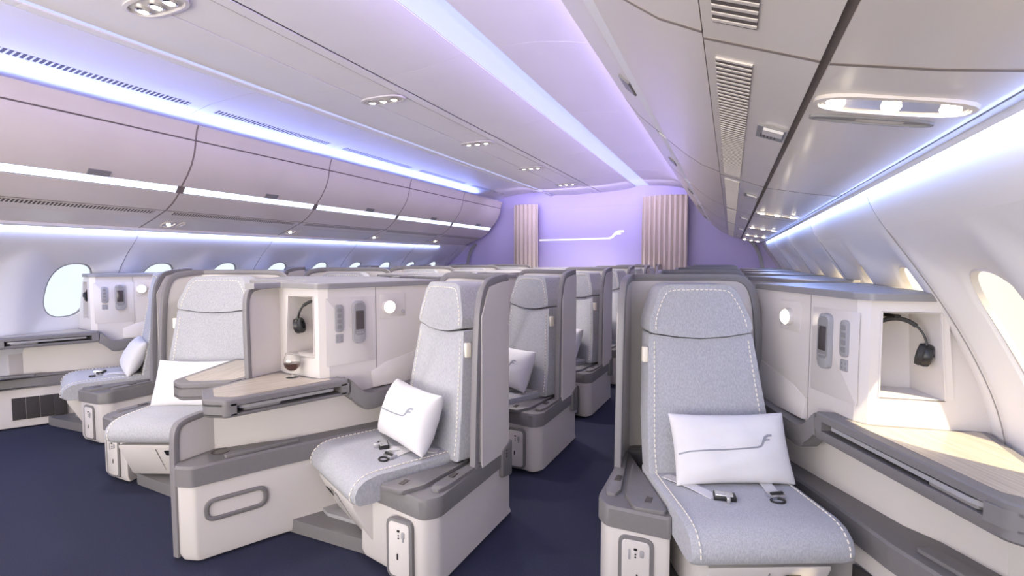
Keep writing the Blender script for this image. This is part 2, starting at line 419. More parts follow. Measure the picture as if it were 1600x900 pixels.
def curtain(x0, x1, y, zt, zb, label, n=9):
    bm = NB(); N = n*10; top = []; rows = []
    for k, z in enumerate((zt, zt-.04, (zt+zb)/2, zb)):
        r = []
        for i in range(N+1):
            t = i/N; x = x0+(x1-x0)*t
            a = .022+.008*math.sin(3*t+k)
            r.append((x+.006*math.sin(2*math.pi*n*t*2), y+a*math.sin(2*math.pi*n*t+.4*math.sin(5*t)), z+(.012*math.sin(math.pi*t) if k == 0 else 0)))
        rows.append(r)
    F = rows; B = [[(x, yy+.006, z) for x, yy, z in r] for r in rows]
    loft(bm, [a+b[::-1] for a, b in zip(F, B)], cap=True)
    o = finish(bm, 'curtain', 'curtain', ang=60); tag(o, label, 'curtain', 'aisle curtains'); return o
curtain(-1.27, -.60, 7.9, 2.24, .02, 'beige pleated curtain closing the right-hand aisle, wider of the two')
curtain(-3.42, -2.98, 7.9, 2.20, .02, 'narrow beige pleated curtain in the left-hand aisle, left of the emblem', 6)

# ------------------------------------------------------------------ overhead bins
BL = dict(top=[(-3.655, 2.268), (-3.672, 2.24), (-3.690, 2.165)], door=[(-3.692, 2.155), (-3.698, 2.12), (-3.71, 2.07), (-3.745, 1.99), (-3.80, 1.91), (-3.872, 1.832)],
          strip=[(-3.874, 1.828), (-3.905, 1.785)], low=[(-3.908, 1.778), (-3.985, 1.71), (-4.07, 1.658)],
          vent=[(-4.085, 1.652), (-4.20, 1.608)], psu=[(-4.20, 1.606), (-4.32, 1.565), (-4.425, 1.53)])
BR = dict(top=[(-.545, 2.262), (-.53, 2.22), (-.515, 2.165)], door=[(-.513, 2.155), (-.50, 2.10), (-.475, 2.04), (-.43, 1.96), (-.375, 1.89), (-.30, 1.82)],
          strip=[(-.298, 1.816), (-.262, 1.785)], low=[(-.26, 1.78), (-.18, 1.708), (-.115, 1.66), (-.050, 1.628)],
          vent=[(-.047, 1.618), (.112, 1.557)], psu=[(.124, 1.552), (.25, 1.525), (.355, 1.508), (.375, 1.512)])
ORD = ['first', 'second', 'third', 'fourth', 'fifth', 'sixth', 'seventh', 'eighth', 'ninth']
def sect(prof, a, b, m, name, parent, th, org, up):
    bm = NB(); P = [Vector(p) for p in prof]; n = len(P); off = []
    for i in range(n):
        t = (P[min(i+1, n-1)]-P[max(i-1, 0)]).normalized(); off.append(P[i]+Vector((-t.y, t.x))*th*up)
    loop = [p for p in P]+off[::-1]
    prism(bm, [(p.x-org[0], a-org[1], p.y-org[2]) for p in loop], [(p.x-org[0], b-org[1], p.y-org[2]) for p in loop])
    es = [e for e in bm.edges if abs(e.verts[0].co.y-e.verts[1].co.y) > .1]
    return finish(bm, name, m, parent, ang=28)
def make_bin(Pf, side, a, b, idx):
    sg = -1 if side == 'left' else 1
    up = 1 if side == 'left' else 1
    org = (Pf['strip'][0][0], (a+b)/2, Pf['strip'][0][1])
    root = empty('overhead_bin', org)
    # orientation: thickness goes towards the hull
    def u(prof):
        p0, p1 = Vector(prof[0]), Vector(prof[-1]); t = (p1-p0).normalized(); n = Vector((-t.y, t.x))
        hull = Vector((sg, .8)); return 1 if n.dot(hull) > 0 else -1
    g = .0032
    for key, nm, m in (('top', 'upper_panel', 'bin'), ('door', 'bin_door', 'bin'), ('strip', 'light_strip', 'led' if side == 'left' else 'wall'), ('low', 'lower_panel', 'bin'), ('vent', 'vent_panel', 'bin'), ('psu', 'service_panel', 'bin')):
        gg = g if key != 'strip' else .03
        sect(Pf[key], a+gg, b-gg, m, nm, root, .005, org, u(Pf[key]))
    # rubber seal along the joint
    for key in ('top', 'door', 'low', 'vent', 'psu'):
        pr = [tuple(p) for p in Pf[key]]; up_ = u(pr)
        sh = []
        for i in range(len(pr)):
            t = (Vector(pr[min(i+1, len(pr)-1)])-Vector(pr[max(i-1, 0)])).normalized(); n = Vector((-t.y, t.x))*up_; sh.append((pr[i][0]-n.x*.0008, pr[i][1]-n.y*.0008))
        w_ = .011 if side == 'left' else .007
        sect(sh, b-w_, b+.002, 'seal', 'seal', root, .004, org, up_)
    # dark body behind the panels
    allp = Pf['top']+Pf['door']+Pf['low']+Pf['vent']+Pf['psu']
    P = [Vector(p) for p in allp]; off = []
    for i in range(len(P)):
        t = (P[min(i+1, len(P)-1)]-P[max(i-1, 0)]).normalized(); n = Vector((-t.y, t.x))
        if n.dot(Vector((sg, .8))) < 0: n = -n
        off.append(P[i]+n*.0062)
    hx = P[-1].x+sg*.0; loop = off+[Vector((hx, 2.26))]
    bm = NB(); prism(bm, [(p.x-org[0], a-org[1]-.001, p.y-org[2]) for p in loop], [(p.x-org[0], b-org[1]+.001, p.y-org[2]) for p in loop])
    finish(bm, 'bin_body', 'gap', root, smooth=False)
    # latch
    d = Pf['door'][-1]; d0 = Pf['door'][-2]; t = (Vector(d0)-Vector(d)).normalized(); n = Vector((-t.y, t.x));
    if n.dot(Vector((sg, .8))) > 0: n = -n
    c = Vector(d)+t*.025+n*.004
    bm = NB(); q = [c-t*.028-n*.008, c+t*.022-n*.008, c+t*.018+n*.003, c-t*.024+n*.003]
    ym = .12
    prism(bm, [(p.x-org[0], ym-.065, p.y-org[2]) for p in q], [(p.x-org[0], ym+.065, p.y-org[2]) for p in q]); finish(bm, 'latch', 'cap', root, smooth=False)
    v0, v1 = Pf['vent']
    lo = lambda p: (p[0]-org[0], p[1]-org[2])
    V0, V1 = Vector(v0), Vector(v1)
    if side == 'left': A, B = V0.lerp(V1, .08), V0.lerp(V1, .45)
    else: A, B = V0.lerp(V1, .10), V0.lerp(V1, .46)
    slotvent('vent_grille', A.x-org[0], A.y-org[2], B.x-org[0], B.y-org[2], a+.07-org[1], b-.07-org[1], .022, 'vent', 'bin', root)
    tag(root, 'champagne overhead luggage bin above the %s windows, %s section from the camera end' % (side, ORD[idx]), 'overhead bin', '%s overhead bins' % side)
    return root, org
bl, br = [], []
lb = [(2.53+1.36*k) for k in range(-3, 5)]
for i, (a, b) in enumerate(zip(lb, lb[1:])): bl.append(make_bin(BL, 'left', a, min(b, 7.95), i))
rb = [(.86+1.36*k) for k in range(-2, 6)]
for i, (a, b) in enumerate(zip(rb, rb[1:])): br.append(make_bin(BR, 'right', a, min(b, 8.05), i))
# end caps to the bulkhead
# reading lights in the service panels
def psu_unit(root, org, side, y, big, lbl=None):
    """oval reading-light cluster set into the service panel; part of the bin"""
    sg = 1 if side == 'right' else -1
    P = BR['psu'] if side == 'right' else BL['psu']
    a, b = Vector(P[0]), Vector(P[-2] if side == 'right' else P[-1]); t = (b-a).normalized(); n = Vector((-t.y, t.x))
    if n.y > 0: n = -n
    c = (a+b)/2; L = .115 if side == 'right' else .06
    def pt(s, y_, h): p = c+t*s+n*h; return (p.x-org[0], y_-org[1], p.y-org[2])
    def oval(s0, hw_, hy, yc, h, N=20): return [pt(s0+hw_*math.copysign(abs(math.cos(q))**.6, math.cos(q)), yc+hy*math.copysign(abs(math.sin(q))**.8, math.sin(q)), h) for q in [2*math.pi*i/N for i in range(N)]]
    bm = NB(); loft(bm, [oval(0, L, .05, y, -.002), oval(0, L, .05, y, .007), oval(0, L*.93, .040, y, .008), oval(0, L*.93, .038, y, .002)], cap=True)
    h = finish(bm, 'reading_light_housing', 'bin', root)
    bm = NB(); prism(bm, oval(0, L*.90, .035, y, .003), oval(0, L*.90, .035, y, .0045)); finish(bm, 'light_tray', 'chrome', h)
    for s in (-.7, 0, .7) if side == 'right' else (0,):
        bm = NB(); rr = .015
        r = [pt(s*L+rr*math.cos(q), y+rr*math.sin(q), 0.004) for q in [2*math.pi*i/14 for i in range(14)]]
        r2 = [pt(s*L+rr*.8*math.cos(q), y+rr*.8*math.sin(q), .011) for q in [2*math.pi*i/14 for i in range(14)]]
        loft(bm, [r, r2]); finish(bm, 'bulb', 'spot', h)
    bm = NB(); loft(bm, [oval(-.01, L*.86, .022, y+.10, -.001), oval(-.01, L*.86, .022, y+.10, .006), oval(-.01, L*.80, .016, y+.10, .0065), oval(-.01, L*.8, .016, y+.10, .002)]); finish(bm, 'call_panel', 'cap' if side == 'right' else 'bin', root)
    w = c+n*.03
    o = light('reading_light_beam', 'SPOT', (w.x, y, w.y), aim((0, 0, -1)), 7, (1, .86, .70), spot_size=math.radians(75), spot_blend=.7, shadow_soft_size=.04)
def speaker(root, org, y):
    a, b = Vector(BR['vent'][0]), Vector(BR['vent'][1]); t = (b-a).normalized(); n = Vector((t.y, -t.x)); c = a.lerp(b, .80)
    def bx(s0, s1, y0_, y1_, h0, h1, m, nm, par):
        bm = NB(); q = [c+t*s0+n*h0, c+t*s1+n*h0, c+t*s1+n*h1, c+t*s0+n*h1]
        prism(bm, [(p.x-org[0], y0_-org[1], p.y-org[2]) for p in q], [(p.x-org[0], y1_-org[1], p.y-org[2]) for p in q]); return finish(bm, nm, m, par, smooth=False)
    s = bx(-.032, .030, y-.055, y+.055, 0, .004, 'cap', 'speaker_plate', root)
    bx(-.018, .026, y-.05, y-.005, .003, .010, 'white', 'speaker_cover', s)
    for k in range(5): bx(-.022+k*.008, -.019+k*.008, y+.005, y+.04, .004, .0052, 'vent', 'speaker_slot', s)
psu_unit(*br[2], 'right', 1.03, True)
for i, yy in ((3, 3.25), (4, 4.65), (5, 6.0), (6, 7.3)): psu_unit(*br[i], 'right', yy, False)
for i in (2, 3, 4, 5, 6):
    if i < len(br): speaker(*br[i], br[i][1][1]-.30 if i > 2 else 1.34)
for i, yy in ((3, 2.69), (4, 3.95), (5, 5.32), (6, 6.8)): psu_unit(*bl[i], 'left', yy, False)

# ceiling spot clusters over the centre
def ceil_light(x, y, z, lbl, s=1):
    root = empty('ceiling_light', (x, y, z))
    bm = NB(); N = 24
    def ov(a, b, h): return [(a*math.copysign(abs(math.cos(q))**.7, math.cos(q)), b*math.copysign(abs(math.sin(q))**.8, math.sin(q)), h) for q in [2*math.pi*i/N for i in range(N)]]
    loft(bm, [ov(.17*s, .075*s, .002), ov(.17*s, .075*s, -.008), ov(.155*s, .06*s, -.010), ov(.15*s, .055*s, -.002)]); finish(bm, 'light_housing', 'white', root)
    for k in (-1, 0, 1):
        bm = NB(); lathe(bm, [(.03*s, 0), (.03*s, -.012), (.022*s, -.016), (.018*s, -.006)], 16, (k*.09*s, 0, 0)); h = finish(bm, 'bulb_ring', 'chrome', root)
        bm = NB(); lathe(bm, [(.019*s, -.004), (.019*s, -.013), (.012*s, -.017)], 14, (k*.09*s, 0, 0)); finish(bm, 'bulb', 'spot', h)
        light('ceiling_beam', 'SPOT', (x+k*.09*s, y, z-.035), aim((0, 0, -1)), 22 if y < 3 else 42, (1, .94, .88), spot_size=math.radians(125), spot_blend=.8, shadow_soft_size=.04)
    tag(root, lbl, 'ceiling light', 'ceiling spotlights over the centre seats')
for i, (x, y) in enumerate(((-2.27, 1.40), (-2.19, 2.82), (-2.19, 4.2), (-2.19, 5.56), (-2.19, 6.95))):
    ceil_light(x, y, 2.357, 'three-bulb oval spotlight in the centre ceiling, %s one from the camera end' % ORD[i])

# ------------------------------------------------------------------ suites: one seat and one side console per passenger
COLS = dict(K=dict(O=(-.22, 2.42), m=1, th=25, su=0, vc=.042, wall=WR, xc=None, cu=0, tl=1.17, zl=.385, bk=(.226, .262, -.008, .20), vf=.362, tt=.098, ai=-.222, pn=-.065),
            G=dict(O=(-1.168, 2.147), Os=(-1.20, 2.18), ths=27, m=-1, th=22.5, su=-.10, vc=.06, xc=-2.125, cu=-.05, tl=1.03, zl=.42, bk=(.198, .262, -.07, .10), vf=.345, tt=.076, ai=-.06, pn=-.075),
            D=dict(O=(-3.11, 2.28), m=1, th=22.5, su=-.02, vc=.05, xc=-2.125, cu=-.15, tl=1.03, zl=.42, bk=(.24, .262, .0, .18), vf=.345, tt=.080, ai=-.222, pn=-.08),
            A=dict(O=(-4.10, 2.57), m=-1, th=25, su=-.10, vc=.048, wall=WL, xc=None, cu=-.11, tl=1.04, zl=.385, bk=(.235, .262, .0, .14), vf=.345, tt=.085, ai=-.222, pn=-.06))
PITCH = 1.14
TOPZ = 1.185; CAPZ = 1.158; CV = .43; TZ = .70
class Unit:
    def __init__(s, key, seat=False):
        c = COLS[key]; s.key = key; s.m = c['m']; s.O = c.get('Os', c['O']) if seat else c['O']; s.cu = c['cu']; s.th = math.radians(c.get('ths', c['th']) if seat else c['th']); s.su = c['su']; s.vc = c['vc']; s.c = c
        s.sc, s.ss = math.cos(s.th), math.sin(s.th)
    def w2l(s, x, y):
        dx, dy = s.m*(x-s.O[0]), y-s.O[1]
        return (dx*s.ss-dy*s.sc, dx*s.sc+dy*s.ss)      # (u, v)
    def l2w(s, u, v): return (s.O[0]+s.m*(s.ss*u+s.sc*v), s.O[1]-s.sc*u+s.ss*v)
    def p(s, u, v, z): return (s.m*v, -u, z)
    def pp(s, uv, z): return [s.p(u, v, z) for u, v in uv]
    def hit(s, u, v, du, dv, X):
        """point on the local ray (u,v)+t(du,dv) with world x = X"""
        x0 = s.l2w(u, v)[0]; x1 = s.l2w(u+du, v+dv)[0]; t = (X-x0)/(x1-x0); return (u+du*t, v+dv*t)
def outline_z(pts, r, seg=4): return roundpoly(pts, r, seg)

def make_seat(U):
    root = empty('business_class_seat', (*U.O, 0), U.m*U.th)
    P, PP, su, vc = U.p, U.pp, U.su, U.vc
    aft = lambda t: (.43-.906*t, -.44+.423*t)
    # armrest base body (aisle side) and the plinth that runs back under the shell
    def arm(off, uo=0, tail=.62):
        a0 = aft(tail); a1 = (.43, -.44)
        pts = [(a0[0]-.0, a0[1]-off), (a1[0]+off*.3, a1[1]-off), (.50, -.43-off*.3), (.585+off, U.c['ai']-.013), (.585+off, U.c['ai']), (-.02, U.c['ai']), (-.02, .30), (a0[0], .30)]
        return roundpoly(pts, [.02, .07, .05, .02, .005, .005, .005, .02], 5)
    bm = NB(); o = arm(0); z0 = .015
    loft(bm, [PP([(u*1.0-.012, v*.985) for u, v in o], z0), PP(o, z0+.03), PP(o, .292)])
    finish(bm, 'seat_base', 'white', root)
    bm = NB(); o2 = arm(.012); loft(bm, [PP(o2, .287), PP(o2, .355), PP([(u-.006 if u > .3 else u, v+.004 if v < 0 else v) for u, v in o2], .365)]); band = finish(bm, 'armrest', 'grey', root)
    # two raised pads with recessed buttons on top of the armrest
    pad1 = roundpoly([(.06, -.235), (.40, -.385), (.52, -.375), (.575, -.245), (.56, -.232)], .02)
    pad1 = roundpoly([(.10, -.228), (.44, -.345), (.54, -.34), (.578, -.245), (.565, -.228)], .018)
    bm = NB(); prism(bm, PP(pad1, .362), PP(pad1, .380), .005); finish(bm, 'armrest_pad', 'grey', band)
    pad2 = roundpoly([(-.02, -.245), (.02, -.228), (.40, -.355), (.435, -.385), (.42, -.415), (.37, -.405)], .012)
    bm = NB(); prism(bm, PP(pad2, .362), PP(pad2, .378), .005); finish(bm, 'armrest_pad', 'grey', band)
    for (u, v) in ((.49, -.285), (.30, -.352)):
        q = [(u-.022, v+.012), (u+.018, v-.012+.002), (u+.026, v-.004+.018), (u-.012, v+.032)]
        bm = NB(); prism(bm, PP(q, .376), PP(q, .382), .001); finish(bm, 'button', 'screen', band, smooth=False)
    # literature pocket on the front face
    a, b = Vector((.50, -.43)), Vector((.585, -.235)); d = (b-a).normalized(); n = Vector((d.y*-1, d.x)); n = Vector((-d.y, d.x)) if (-d.y) > 0 else Vector((d.y, -d.x))
    if n.x < 0: n = -n
    c = (a+b)/2+n*.001
    def fp(s, z, h): q = c+d*s+n*h; return P(q.x, q.y, z)
    def plate(w, z0, z1, h0, h1, r, m, nm, par, s0=0):
        bm = NB(); o = roundpoly([(s0-w/2, z0), (s0+w/2, z0), (s0+w/2, z1), (s0-w/2, z1)], r, 4)
        prism(bm, [fp(s, z, h0) for s, z in o], [fp(s, z, h1) for s, z in o], .002); return finish(bm, nm, m, par)
    pk = plate(.125, .03, .270, -.01, .006, .03, 'grey', 'pocket_frame', root)
    plate(.098, .043, .257, .0, .0085, .018, 'white', 'pocket_door', pk)
    plate(.014, .20, .226, .0085, .0115, .004, 'lgrey', 'pocket_slot', pk, .022*U.m)
    plate(.007, .185, .225, .0085, .0105, .003, 'lgrey', 'pocket_slot', pk, -.022)
    plate(.012, .222, .230, .0085, .0115, .002, 'black', 'latch', pk, .0)
    for zz in (.208, .197): plate(.006, zz-.003, zz+.003, .0085, .011, .0029, 'black', 'latch', pk, 0)
    plate(.006, .11, .135, .0085, .0105, .002, 'black', 'pocket_slot', pk, .006)
    # latch plate on the aisle side at the rear of the band
    e = Vector(aft(.50)); f = Vector(aft(.62)); dd = (f-e).normalized(); nn = Vector((-.423, -.906))
    def ap(s, z, h): q = Vector((-.12+.0, 0)); q = e+dd*s+nn*h; return P(q.x, q.y, z)
    o = roundpoly([(0, .24), (.10, .22), (.10, .40), (.0, .37)], .012, 3)
    bm = NB(); prism(bm, [ap(s, z, .0) for s, z in o], [ap(s, z, .022) for s, z in o], .003); lp = finish(bm, 'aisle_handle', 'grey', root)
    for zz in (.33, .345, .36):
        bm = NB(); o = roundpoly([(.035, zz-.004), (.045, zz-.004), (.045, zz+.004), (.035, zz+.004)], .003, 2); prism(bm, [ap(s, z, .02) for s, z in o], [ap(s, z, .024) for s, z in o]); finish(bm, 'screw', 'black', lp)
    # shell: panel and rim
    plan = [(.145, -.296), (.08, -.266), (0, -.232), (-.05, -.210), (-.083, -.195), (-.092, -.17), (-.092, .0), (-.092, .20), (-.092, .34), (-.085, .383), (-.078, .407), (-.07, .426)]
    tops = [1.02, 1.15, 1.165, 1.17, 1.17, 1.17, 1.17, 1.17, 1.165, 1.12, .95, .62]
    bot = [.355]*5+[.30]*7
    bm = NB(); F = [[P(u, v, z0), P(u, v, (z0+z1)/2), P(u, v, z1)] for (u, v), z0, z1 in zip(plan, bot, tops)]
    # thickness outwards (towards the aisle and aft)
    nn2 = []
    for i in range(len(plan)):
        t = (Vector(plan[min(i+1, len(plan)-1)])-Vector(plan[max(i-1, 0)])).normalized(); n_ = Vector((-t.y, t.x))
        if n_.dot(Vector((-1, -.4))) < 0: n_ = -n_
        nn2.append(n_)
    B = [[P(u+n_.x*.022, v+n_.y*.022, z0), P(u+n_.x*.022, v+n_.y*.022, (z0+z1)/2), P(u+n_.x*.022, v+n_.y*.022, z1)] for (u, v), z0, z1, n_ in zip(plan, bot, tops, nn2)]
    loft(bm, [f+b[::-1] for f, b in zip(F, B)]); finish(bm, 'shell_panel', 'white', root)
    path = [(.178, -.313, .36), (.165, -.307, .70), (.145, -.298, 1.02), (.120, -.288, 1.12), (.082, -.272, 1.165), (.03, -.248, TOPZ-.008)]
    path += [(-.04, -.218, TOPZ), (-.085, -.200, TOPZ), (-.105, -.18, TOPZ), (-.105, 0, TOPZ), (-.105, .27, TOPZ), (-.100, .342, TOPZ-.004), (-.09, .388, TOPZ-.05), (-.075, .412, 1.02), (-.07, .430, .62)]
    sp = smoothpath([P(*q) for q in path], 2)
    bm = NB(); sweep(bm, sp, rect(.034, .030, .006), up=(0, 0, 1) if False else (-U.m*.9, .4, 0.05)); finish(bm, 'shell_rim', 'rim', root)
    # seat pan cushion
    w = .262
    n_ = su+U.c['pn']
    prof = [(su+.22, .315), (su+.55, .305), (n_+.77, .292), (n_+.825, .296), (n_+.848, .315), (n_+.852, .345), (n_+.838, .378), (n_+.805, .403), (n_+.755, .413), (su+.55, .411), (su+.22, .407)]
    V0 = vc-w; V1 = vc+w
    bm = NB(); rings = []
    cu, cz = su+.5, .34
    for v, k in ((V0, .90), (V0+.010, .965), (V0+.03, 1.0), (vc, 1.0), (V1-.03, 1.0), (V1-.010, .965), (V1, .90)):
        taper = 0
        rings.append([P(su+.22 if u < su+.23 else cu+(u-cu)*(1-(1-k)*.35), v-(.03 if v > vc+.1 and u < su+.0 else 0), cz+(z-cz)*k+(.006 if abs(v-vc) < .01 and z > .39 else 0)) for u, z in prof])
    loft(bm, rings); cush = finish(bm, 'seat_cushion', 'fabric', root, ang=50)
    for v in (V0+.024, V1-.024):
        bm = NB(); path = smoothpath([P(su+.30, v, .411), P(su+.55, v, .4145), P(n_+.755, v, .416), P(n_+.81, v, .405), P(n_+.843, v, .376), P(n_+.856, v, .345), P(n_+.850, v, .312)], 2)
        dashes(bm, path); finish(bm, 'stitching', 'stitch', cush)
    # backrest and headrest: outline in (v,z), leaning back
    ht, hb, bs, ln = U.c['bk']; vb = vc+bs
    def lean(z): return su+.33-ln*(z-.40)/.76
    def slab(outl, th, bev, nm, m, par, dz=0):
        bm = NB(); kx = lambda z: (hb+(ht-hb)*min(1, max(0, (z-.45)/.5)))/.262
        F = [P(lean(z)+dz, vb+v*kx(z), z) for v, z in outl]; Bk = [P(lean(z)-th, vb+v*.97*kx(z), z) for v, z in outl]
        prism(bm, Bk, F, bev, 4, both=True); return finish(bm, nm, m, par, ang=50)
    ob = roundpoly([(-.255, .385), (.255, .385), (.262, .60), (.258, .955), (.12, .938), (0, .932), (-.12, .938), (-.258, .955), (-.262, .60)], [.02, .02, .3, .01, .1, .1, .1, .01, .3], 4)
    back = slab(ob, .13, .022, 'backrest', 'fabric', root)
    oh = roundpoly([(-.258, .962), (-.12, .944), (0, .938), (.12, .944), (.258, .962), (.255, 1.01), (.19, 1.150), (.14, 1.163), (-.14, 1.163), (-.19, 1.150), (-.255, 1.01)], [.012, .1, .1, .1, .012, .04, .05, .04, .04, .05, .04], 4)
    head = slab(oh, .145, .022, 'headrest', 'fabric', root, .012)
    pth = [(-.226, .41), (-.231, .50), (-.232, .60), (-.232, .75), (-.232, .93)]
    for sg in (-1, 1):
        bm = NB(); dashes(bm, smoothpath([P(lean(z)+.002, vb+sg*abs(v)*(hb+(ht-hb)*min(1, max(0, (z-.45)/.5)))/.262, z) for v, z in pth])); finish(bm, 'stitching', 'stitch', back)
    bm = NB(); dashes(bm, smoothpath([P(lean(z)+.014, vb+v*ht/.262, z) for v, z in ((-.226, .975), (-.224, 1.02), (-.168, 1.128), (-.13, 1.140), (0, 1.141), (.13, 1.140), (.168, 1.128), (.224, 1.02), (.226, .975))], 2)); finish(bm, 'stitching', 'stitch', head)
    # little tag beside the headrest
    bm = NB(); t0 = P(lean(.87)-.02, vb-ht-.014, .87); box(bm, t0[0]-.011, t0[0]+.011, t0[1]-.014, t0[1]+.014, .835, .90, .004); finish(bm, 'cover_tag', 'stitch', root)
    # box under the cushion, tapering forward, with drawer lines
    bm = NB(); fr = su+.79+U.c['pn']*.5
    q = [(su+.25, .085), (fr-.10, .085), (fr-.085, .10), (fr, .27), (fr, .285), (su+.25, .285)]
    prism(bm, [P(u, vc-.20, z) for u, z in q], [P(u, vc+.20, z) for u, z in q], .006); ub = finish(bm, 'leg_rest', 'white', root)
    bm = NB(); q = [(fr-.077, .115), (fr+.0008, .262), (fr-.004, .262), (fr-.082, .115)]
    prism(bm, [P(u, vc-.001, z) for u, z in q], [P(u, vc+.001, z) for u, z in q]); finish(bm, 'seam', 'cap', ub, smooth=False)
    bm = NB(); q = [(fr-.012, .225), (fr+.005, .255), (fr+.001, .257), (fr-.016, .225)]
    prism(bm, [P(u, vc+.05, z) for u, z in q], [P(u, vc+.10, z) for u, z in q]); finish(bm, 'latch', 'black', ub, smooth=False)
    # grey floor track plate
    bm = NB(); o = roundpoly([(.30, -.19), (su+.60, -.18), (su+.86, .34), (su+.88, .40), (su+.84, .44), (.30, .43)], .02)
    prism(bm, PP(o, .004), PP(o, .066), .010); trk = finish(bm, 'floor_track', 'grey', root)
    bm = NB(); o = roundpoly([(su+.40, -.15), (su+.54, -.13), (su+.72, .26), (su+.72, .34), (su+.40, .34)], .02); prism(bm, PP(o, .06), PP(o, .082), .008); finish(bm, 'track_cover', 'lgrey', trk)
    return root

def make_console(U, row0=True):
    root = empty('side_console', (*U.O, 0), U.m*U.th)
    P, PP = U.p, U.pp
    cu = U.cu; A, B = (.60+cu, CV), (.68+cu, .69)
    def wallx(z):
        if U.c['xc'] is not None: return U.c['xc']-U.m*.006
        return wxs(U.c['wall'], z)-U.m*.012
    def back(u, v, z, du=0, dv=1): return U.hit(u, v, du, dv, wallx(z))
    AX = (-math.sin(U.th), -0)  # unused
    # world 'aft' direction in local (u,v)
    aftd = (-U.sc, U.ss)
    # ---- upper cabinet body: face + end facet with a niche
    z0, z1 = .60, 1.14; vf = U.c['vf']
    base = [(-.105, CV), (A[0]-.03, CV), (A[0]+.01, CV+.02), B]
    def ring(z, inset=0):
        wz = wallx(z)+(U.m*.03 if U.c['xc'] is None else 0); b1 = B if abs(U.l2w(*B)[0]-U.O[0]) < abs(wz-U.O[0]) else U.hit(*A, B[0]-A[0], B[1]-A[1], wz)
        p = [(-.105, CV), (A[0]-.03, CV), (A[0]+.01, CV+.02), b1]
        w1 = U.hit(*b1, .0, 1, wallx(z)) if U.c['xc'] is not None else (lambda q: U.w2l(wz, q[1]+.03))(U.l2w(*b1))
        w0 = U.hit(-.105, CV, 0, 1, wallx(z))
        # keep the rear inside this unit's own slot
        w0 = (max(w0[0], -.105), w0[1]); return p+[w1, w0]
    # niche quad on the facet between A' and b1
    a2 = Vector((A[0]+.01, CV+.02)); bN = Vector(ring(1.08)[3]); fd = (bN-a2); fl = fd.length; fd.normalize()
    fn = Vector((-fd.y, fd.x)) if (-fd.y) < 0 else Vector((fd.y, -fd.x))   # inwards (towards -u)
    if fn.x > 0: fn = -fn
    n0, n1 = .035, min(fl-.03, .215); nz0, nz1 = .80, 1.09
    zs = [z0, nz0, nz1, z1]
    bm = NB()
    R = [ring(z) for z in zs]
    def facet(s, z, dep=0):
        b = Vector(ring(z)[3]); a = a2; d = (b-a).normalized(); q = a+d*s+fn*dep; return P(q.x, q.y, z)
    # skip facet face between nz0..nz1 and add frame strips
    VR = [[bm.verts.new(P(u, v, z)) for u, v in r] for r, z in zip(R, zs)]
    n = 6
    for k in range(3):
        for i in range(n):
            j = (i+1) % n
            if i == 2 and k == 1: continue
            bm.faces.new((VR[k][i], VR[k][j], VR[k+1][j], VR[k+1][i]))
    bm.faces.new(VR[0][::-1]); bm.faces.new(VR[-1])
    nb = [bm.verts.new(facet(n0, nz0)), bm.verts.new(facet(n1+.022, nz0)), bm.verts.new(facet(n1, nz1)), bm.verts.new(facet(n0, nz1))]
    a_, b_, c_, d_ = VR[1][2], VR[1][3], VR[2][3], VR[2][2]
    for q in ((a_, b_, nb[1], nb[0]), (b_, c_, nb[2], nb[1]), (c_, d_, nb[3], nb[2]), (d_, a_, nb[0], nb[3])): bm.faces.new(q)
    dep = .15
    ni = [bm.verts.new(facet(n0-.06, nz0+.004, dep)), bm.verts.new(facet(n1-.01, nz0+.004, dep)), bm.verts.new(facet(n1-.024, nz1-.01, dep)), bm.verts.new(facet(n0-.06, nz1-.01, dep))]
    for i in range(4): bm.faces.new((nb[i], nb[(i+1) % 4], ni[(i+1) % 4], ni[i]))
    bm.faces.new(ni)
    body = finish(bm, 'cabinet', 'white', root, ang=20)
    bm = NB(); lip = [facet(n0-.003, nz0-.003, -.0015), facet(n1+.025, nz0-.003, -.0015), facet(n1+.003, nz1+.003, -.0015), facet(n0-.003, nz1+.003, -.0015)]
    sweep(bm, lip, rect(.005, .005, .001), up=(fn.y*U.m, -fn.x, 0), closed=True); finish(bm, 'niche_edge', 'cap' if False else 'white', body)
    # headphone hook in the niche
    bm = NB(); hk = facet(n0+.062, nz1-.024, .09); box(bm, hk[0]-.012, hk[0]+.012, hk[1]-.03, hk[1]+.03, hk[2]+.0, hk[2]+.012, .003); finish(bm, 'hook', 'black', body)
    # ---- cap
    rc = ring(z1); ov = .014
    pass
    cp = [(rc[0][0]-.0, rc[0][1]-ov), (rc[1][0]+.0, rc[1][1]-ov), (rc[2][0]+ov, rc[2][1]-ov*.5), (rc[3][0]+ov, rc[3][1]), rc[4] if U.c['xc'] else rc[4], rc[5]]
    if (Vector(cp[3])-Vector(cp[4])).length < .02: cp = cp[:3]+[cp[4] if False else cp[3]]+cp[5:]
    if U.key == 'G':
        tip = U.w2l(U.c['xc']+.006, 1.665); tip2 = U.w2l(U.c['xc']+.05, 1.68); cp = [cp[0], cp[1], cp[2], cp[3], tip2, tip]+[cp[-1]]
    bm = NB(); o = roundpoly(cp, [0, .03, .03, .01]+[0]*(len(cp)-4), 3); loft(bm, [PP(o, z1-.009), PP(o, CAPZ-.004), PP([(u-.003, v+.003) for u, v in o], CAPZ)]); finish(bm, 'cabinet_cap', 'cap', root)
    # ---- fittings on the face v = CV (outward = -v)
    def fit(u0, u1, za, zb, h0, h1, r, m, nm, par, bev=.0015, mm=5):
        bm = NB(); o = roundpoly([(u0, za), (u1, za), (u1, zb), (u0, zb)], r, mm)
        prism(bm, [P(u, CV-h0, z) for u, z in o], [P(u, CV-h1, z) for u, z in o], bev, 2, both=False); return finish(bm, nm, m, par, ang=40)
